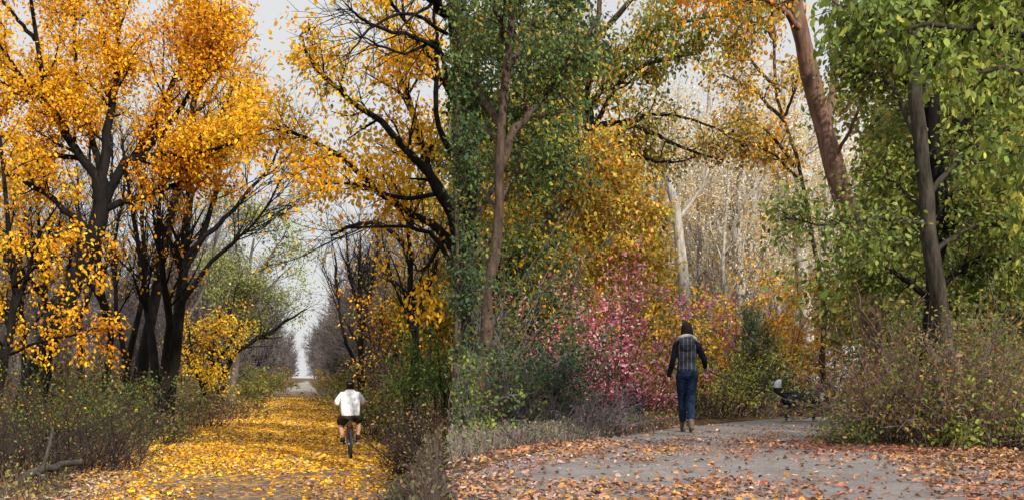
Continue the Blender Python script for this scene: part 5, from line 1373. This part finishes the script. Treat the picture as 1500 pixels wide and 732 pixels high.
PLAID = plaid()
g = Geo()
loft(g, [(0, -.005, .955, .172, .138), (0, -.005, .99, .180, .145), (0, 0, 1.09, .152, .122), (0, 0, 1.22, .168, .132), (0, 0, 1.34, .180, .125), (0, 0, 1.41, .150, .105), (0, .0, 1.465, .09, .08)], 22)
part('vest', fuse(g, 'vest', .011, 3), PLAID, wom)
g = Geo()   # hood lying on the back
loft(g, [(0, -.125, 1.26, .03, .02), (0, -.135, 1.30, .085, .038), (0, -.13, 1.37, .125, .055), (0, -.11, 1.43, .135, .065), (0, -.085, 1.47, .12, .06), (0, -.07, 1.495, .09, .04)], 18)
hood = part('hood', fuse(g, 'hood', .010, 3), PLAID, wom)
g = Geo()
limb(g, [(-.155, .02, 1.435), (-.125, -.07, 1.475), (-.06, -.115, 1.505), (0, -.125, 1.512), (.06, -.115, 1.505), (.125, -.07, 1.475), (.155, .02, 1.435)], [.022, .03, .03, .03, .03, .03, .022], 26, 10)
part('fleece_lining', fuse(g, 'fleece_lining', .009, 1), FLEECE, hood)
for s_ in (-1, 1):
    g = Geo()
    limb(g, [SH[s_] + [-s_ * .05, 0, .0], SH[s_] + [s_ * .012, 0, -.03], SH[s_] * .5 + EL[s_] * .5, EL[s_], (EL[s_] + WRI[s_]) / 2, WRI[s_] + (WRI[s_] - EL[s_]) * -.02], [.064, .066, .058, .050, .046, .038], 22, 14)
    part('sleeve', fuse(g, 'sleeve', .010, 2), NAVYKNIT, wom)
g = Geo()
loft(g, [(0, -.01, .83, .10, .09), (0, -.015, .88, .165, .130), (0, -.012, .95, .172, .135), (0, -.005, 1.0, .160, .122)], 20)
for s_ in (-1, 1):
    limb(g, [HP[s_] + [0, -.005, 0], (HP[s_] + KN[s_]) / 2 + [0, -.004, 0], KN[s_], KN[s_] * .6 + AN[s_] * .4 + np.array([0, -.02, 0]), KN[s_] * .18 + AN[s_] * .82], [.102, .092, .070, .068, .062], 22, 16)
part('jeans', fuse(g, 'jeans', .011, 3), DENIM, wom)
for s_, toe, lift in ((-1, np.array([-.012, .165, -.062]), .0), (1, np.array([.012, .14, -.115]), .0)):
    g = Geo(); a_ = AN[s_]; k_ = norm(KN[s_] - a_)
    limb(g, [a_ + k_ * .16, a_ + k_ * .05, a_ + [0, -.012, -.03]], [.060, .056, .052], 10, 14)
    limb(g, [a_ + [0, -.03, -.05], a_ + toe * .5 + [0, 0, -.012], a_ + toe], [.046, .046, .036], 12, 14)
    bt = part('boot', fuse(g, 'boot', .009, 2), SUEDE, wom)
    g = Geo(); limb(g, [a_ + [0, -.045, -.085], a_ + toe * .5 + [0, 0, -.048], a_ + toe + [0, .02, -.028]], [.030, .034, .026], 10, 10); part('sole', g.mesh('sole'), RUBBER, bt)

# ------------------------------------------------------------------ dog and leash
DX, DY = bx(1177, 19.9), 19.9
dz = float(H(DX, DY)) + .015
dog = thing('dog', 'black and white shaggy dog on a leash, half hidden by the bramble', 'dog', (DX, DY, dz), rotz=.25)
b = Geo()   # faces +X
limb(b, [(-.36, 0, .47), (-.20, 0, .475), (0, 0, .455), (.18, 0, .45), (.32, 0, .48)], [.115, .135, .135, .165, .13], 22, 16)
limb(b, [(.26, 0, .50), (.40, 0, .60), (.47, 0, .68)], [.125, .105, .085], 12, 14)
ball(b, (.52, 0, .70), (.105, .085, .085), 14, 10)
limb(b, [(.55, 0, .69), (.64, 0, .665), (.71, 0, .655)], [.062, .046, .034], 10, 12)
for sy in (-1, 1):
    limb(b, [(.44 + .03, sy * .055, .745), (.45, sy * .085, .79), (.47, sy * .095, .765)], [.030, .024, .012], 8, 8)
    limb(b, [(.22, sy * .085, .42), (.20, sy * .095, .27), (.225 + .04 * sy, sy * .09, .15), (.215 + .06 * sy, sy * .09, .04), (.255 + .06 * sy, sy * .09, .022)], [.085, .055, .038, .030, .034], 16, 12)
    limb(b, [(-.32, sy * .075, .44), (-.25 + .03 * sy, sy * .105, .31), (-.36 + .05 * sy, sy * .10, .20), (-.345 + .07 * sy, sy * .10, .05), (-.30 + .07 * sy, sy * .10, .022)], [.115, .080, .042, .031, .034], 18, 12)
limb(b, [(-.40, 0, .50), (-.50, 0, .55), (-.555, .01, .65), (-.53, .02, .75), (-.47, .02, .80)], [.045, .065, .080, .070, .03], 16, 12)
r2_ = np.random.default_rng(3)
for k in range(230):    # shaggy tufts
    s_ = r2_.uniform(-.38, .40); a = r2_.uniform(0, 2 * np.pi); q = np.array([s_, math.cos(a) * .13, .46 + math.sin(a) * .13])
    limb(b, [q, q + [-.035, math.cos(a) * .018, -.02 + math.sin(a) * .012]], [.022, .008], 5, 6)
for k in range(60):
    t_ = r2_.uniform(0, 1); q = catmull([(-.46, 0, .54), (-.555, .01, .65), (-.53, .02, .75)], 20)[int(t_ * 19)] + r2_.normal(0, .035, 3)
    limb(b, [q, q + r2_.normal(0, .02, 3) + [-.02, 0, -.03]], [.02, .008], 5, 6)


def fur(co):
    n = .03 * np.sin(co[:, 0] * 31) + .03 * np.sin(co[:, 2] * 27 + co[:, 1] * 20)
    c = np.tile(np.array([[.016, .017, .024]]), (len(co), 1))
    wh = (co[:, 2] < .09 + n) | ((co[:, 0] < -.47 + n) & (co[:, 2] > .66)) | ((co[:, 0] > .30 + n) & (co[:, 0] < .46) & (co[:, 2] < .56)) | ((co[:, 0] > .60) & (np.abs(co[:, 1]) < .03))
    c[wh] = (.40, .40, .42)
    tan = (co[:, 2] > .15 + n) & (co[:, 2] < .25 + n) & (co[:, 2] < .30); c[tan] = (.24, .13, .08)
    return c


bd = part('body', fuse(b, 'body', .010, 2, colour=fur), attr_mat('dog_fur', .85, .3, 60), dog)
for sy in (-1, 1):
    g = Geo(); ball(g, (.59, sy * .055, .725), .013, 10, 8); part('eye', g.mesh('eye'), EYE, bd)
g = Geo(); ball(g, (.745, 0, .665), (.02, .024, .018), 10, 8); part('nose', g.mesh('nose'), RUBBER, bd)
g = Geo(); ring(g, (0, 0, 0), .112, .014, 'z', 30, 8); me = g.mesh('collar'); o = part('collar', me, REFL, dog); o.location = (.385, 0, .585); o.rotation_euler = (0, .72, 0)

lz = thing('leash', 'dark leash running from the walker\'s hand to the dog', 'leash', (WX, WY, wz))
hw_ = np.array([WRI[1][0] * math.cos(-.10) - WRI[1][1] * math.sin(-.10), WRI[1][0] * math.sin(-.10) + WRI[1][1] * math.cos(-.10), WRI[1][2]]) + np.array([.02, .06, -.05])
c_ = np.array([.385 * math.cos(.25), .385 * math.sin(.25) - .11, .66])
end = np.array([DX, DY, dz]) + c_ - np.array([WX, WY, wz])
pts = [hw_ * (1 - t) + end * t - np.array([0, 0, .22 * math.sin(math.pi * t)]) for t in np.linspace(0, 1, 9)]
g = Geo(); limb(g, pts, [.009] * 3, 30, 6); part('cord', g.mesh('cord'), BLACKCLOTH, lz)
g = Geo(); limb(g, [hw_ + [-.01, -.05, .03], hw_ + [0, 0, 0], hw_ + [.01, .04, -.05]], [.020, .036, .030], 10, 12); part('handle', fuse(g, 'handle', .007, 2), plain_mat('slate_plastic', (.16, .20, .27), .45), lz)

# ------------------------------------------------------------------ bird on the topmost yellow twig
bp_ = W(450, 46, 18.2)
bird = thing('bird', 'small black bird perched on the topmost yellow twig against the grey sky', 'bird', tuple(bp_ - np.array([0, 0, .05])), rotz=.3)
g = Geo()
limb(g, [(-.05, 0, .03), (-.01, 0, .07), (.02, 0, .115), (.035, 0, .15)], [.028, .047, .045, .032], 14, 12)
ball(g, (.042, 0, .165), (.034, .030, .030), 12, 8); limb(g, [(.07, 0, .163), (.10, 0, .158)], [.010, .004], 6, 6)
limb(g, [(-.05, 0, .035), (-.10, 0, -.01), (-.135, 0, -.045)], [.022, .018, .012], 8, 8)
part('body', fuse(g, 'body', .006, 1), plain_mat('black_feathers', (.012, .012, .015), .6), bird)
for sy in (-1, 1):
    g = Geo(); limb(g, [(0, sy * .014, .05), (.004, sy * .016, .02), (0, sy * .016, 0), (.02, sy * .016, -.004)], [.006, .004, .004, .003], 8, 6); part('leg', g.mesh('leg'), B_DARK, bird)
    g = Geo(); limb(g, [(.01, sy * .040, .12), (-.03, sy * .043, .075), (-.085, sy * .025, .015)], [.018, .022, .008], 10, 8); part('wing', g.mesh('wing'), B_DARK, bird)
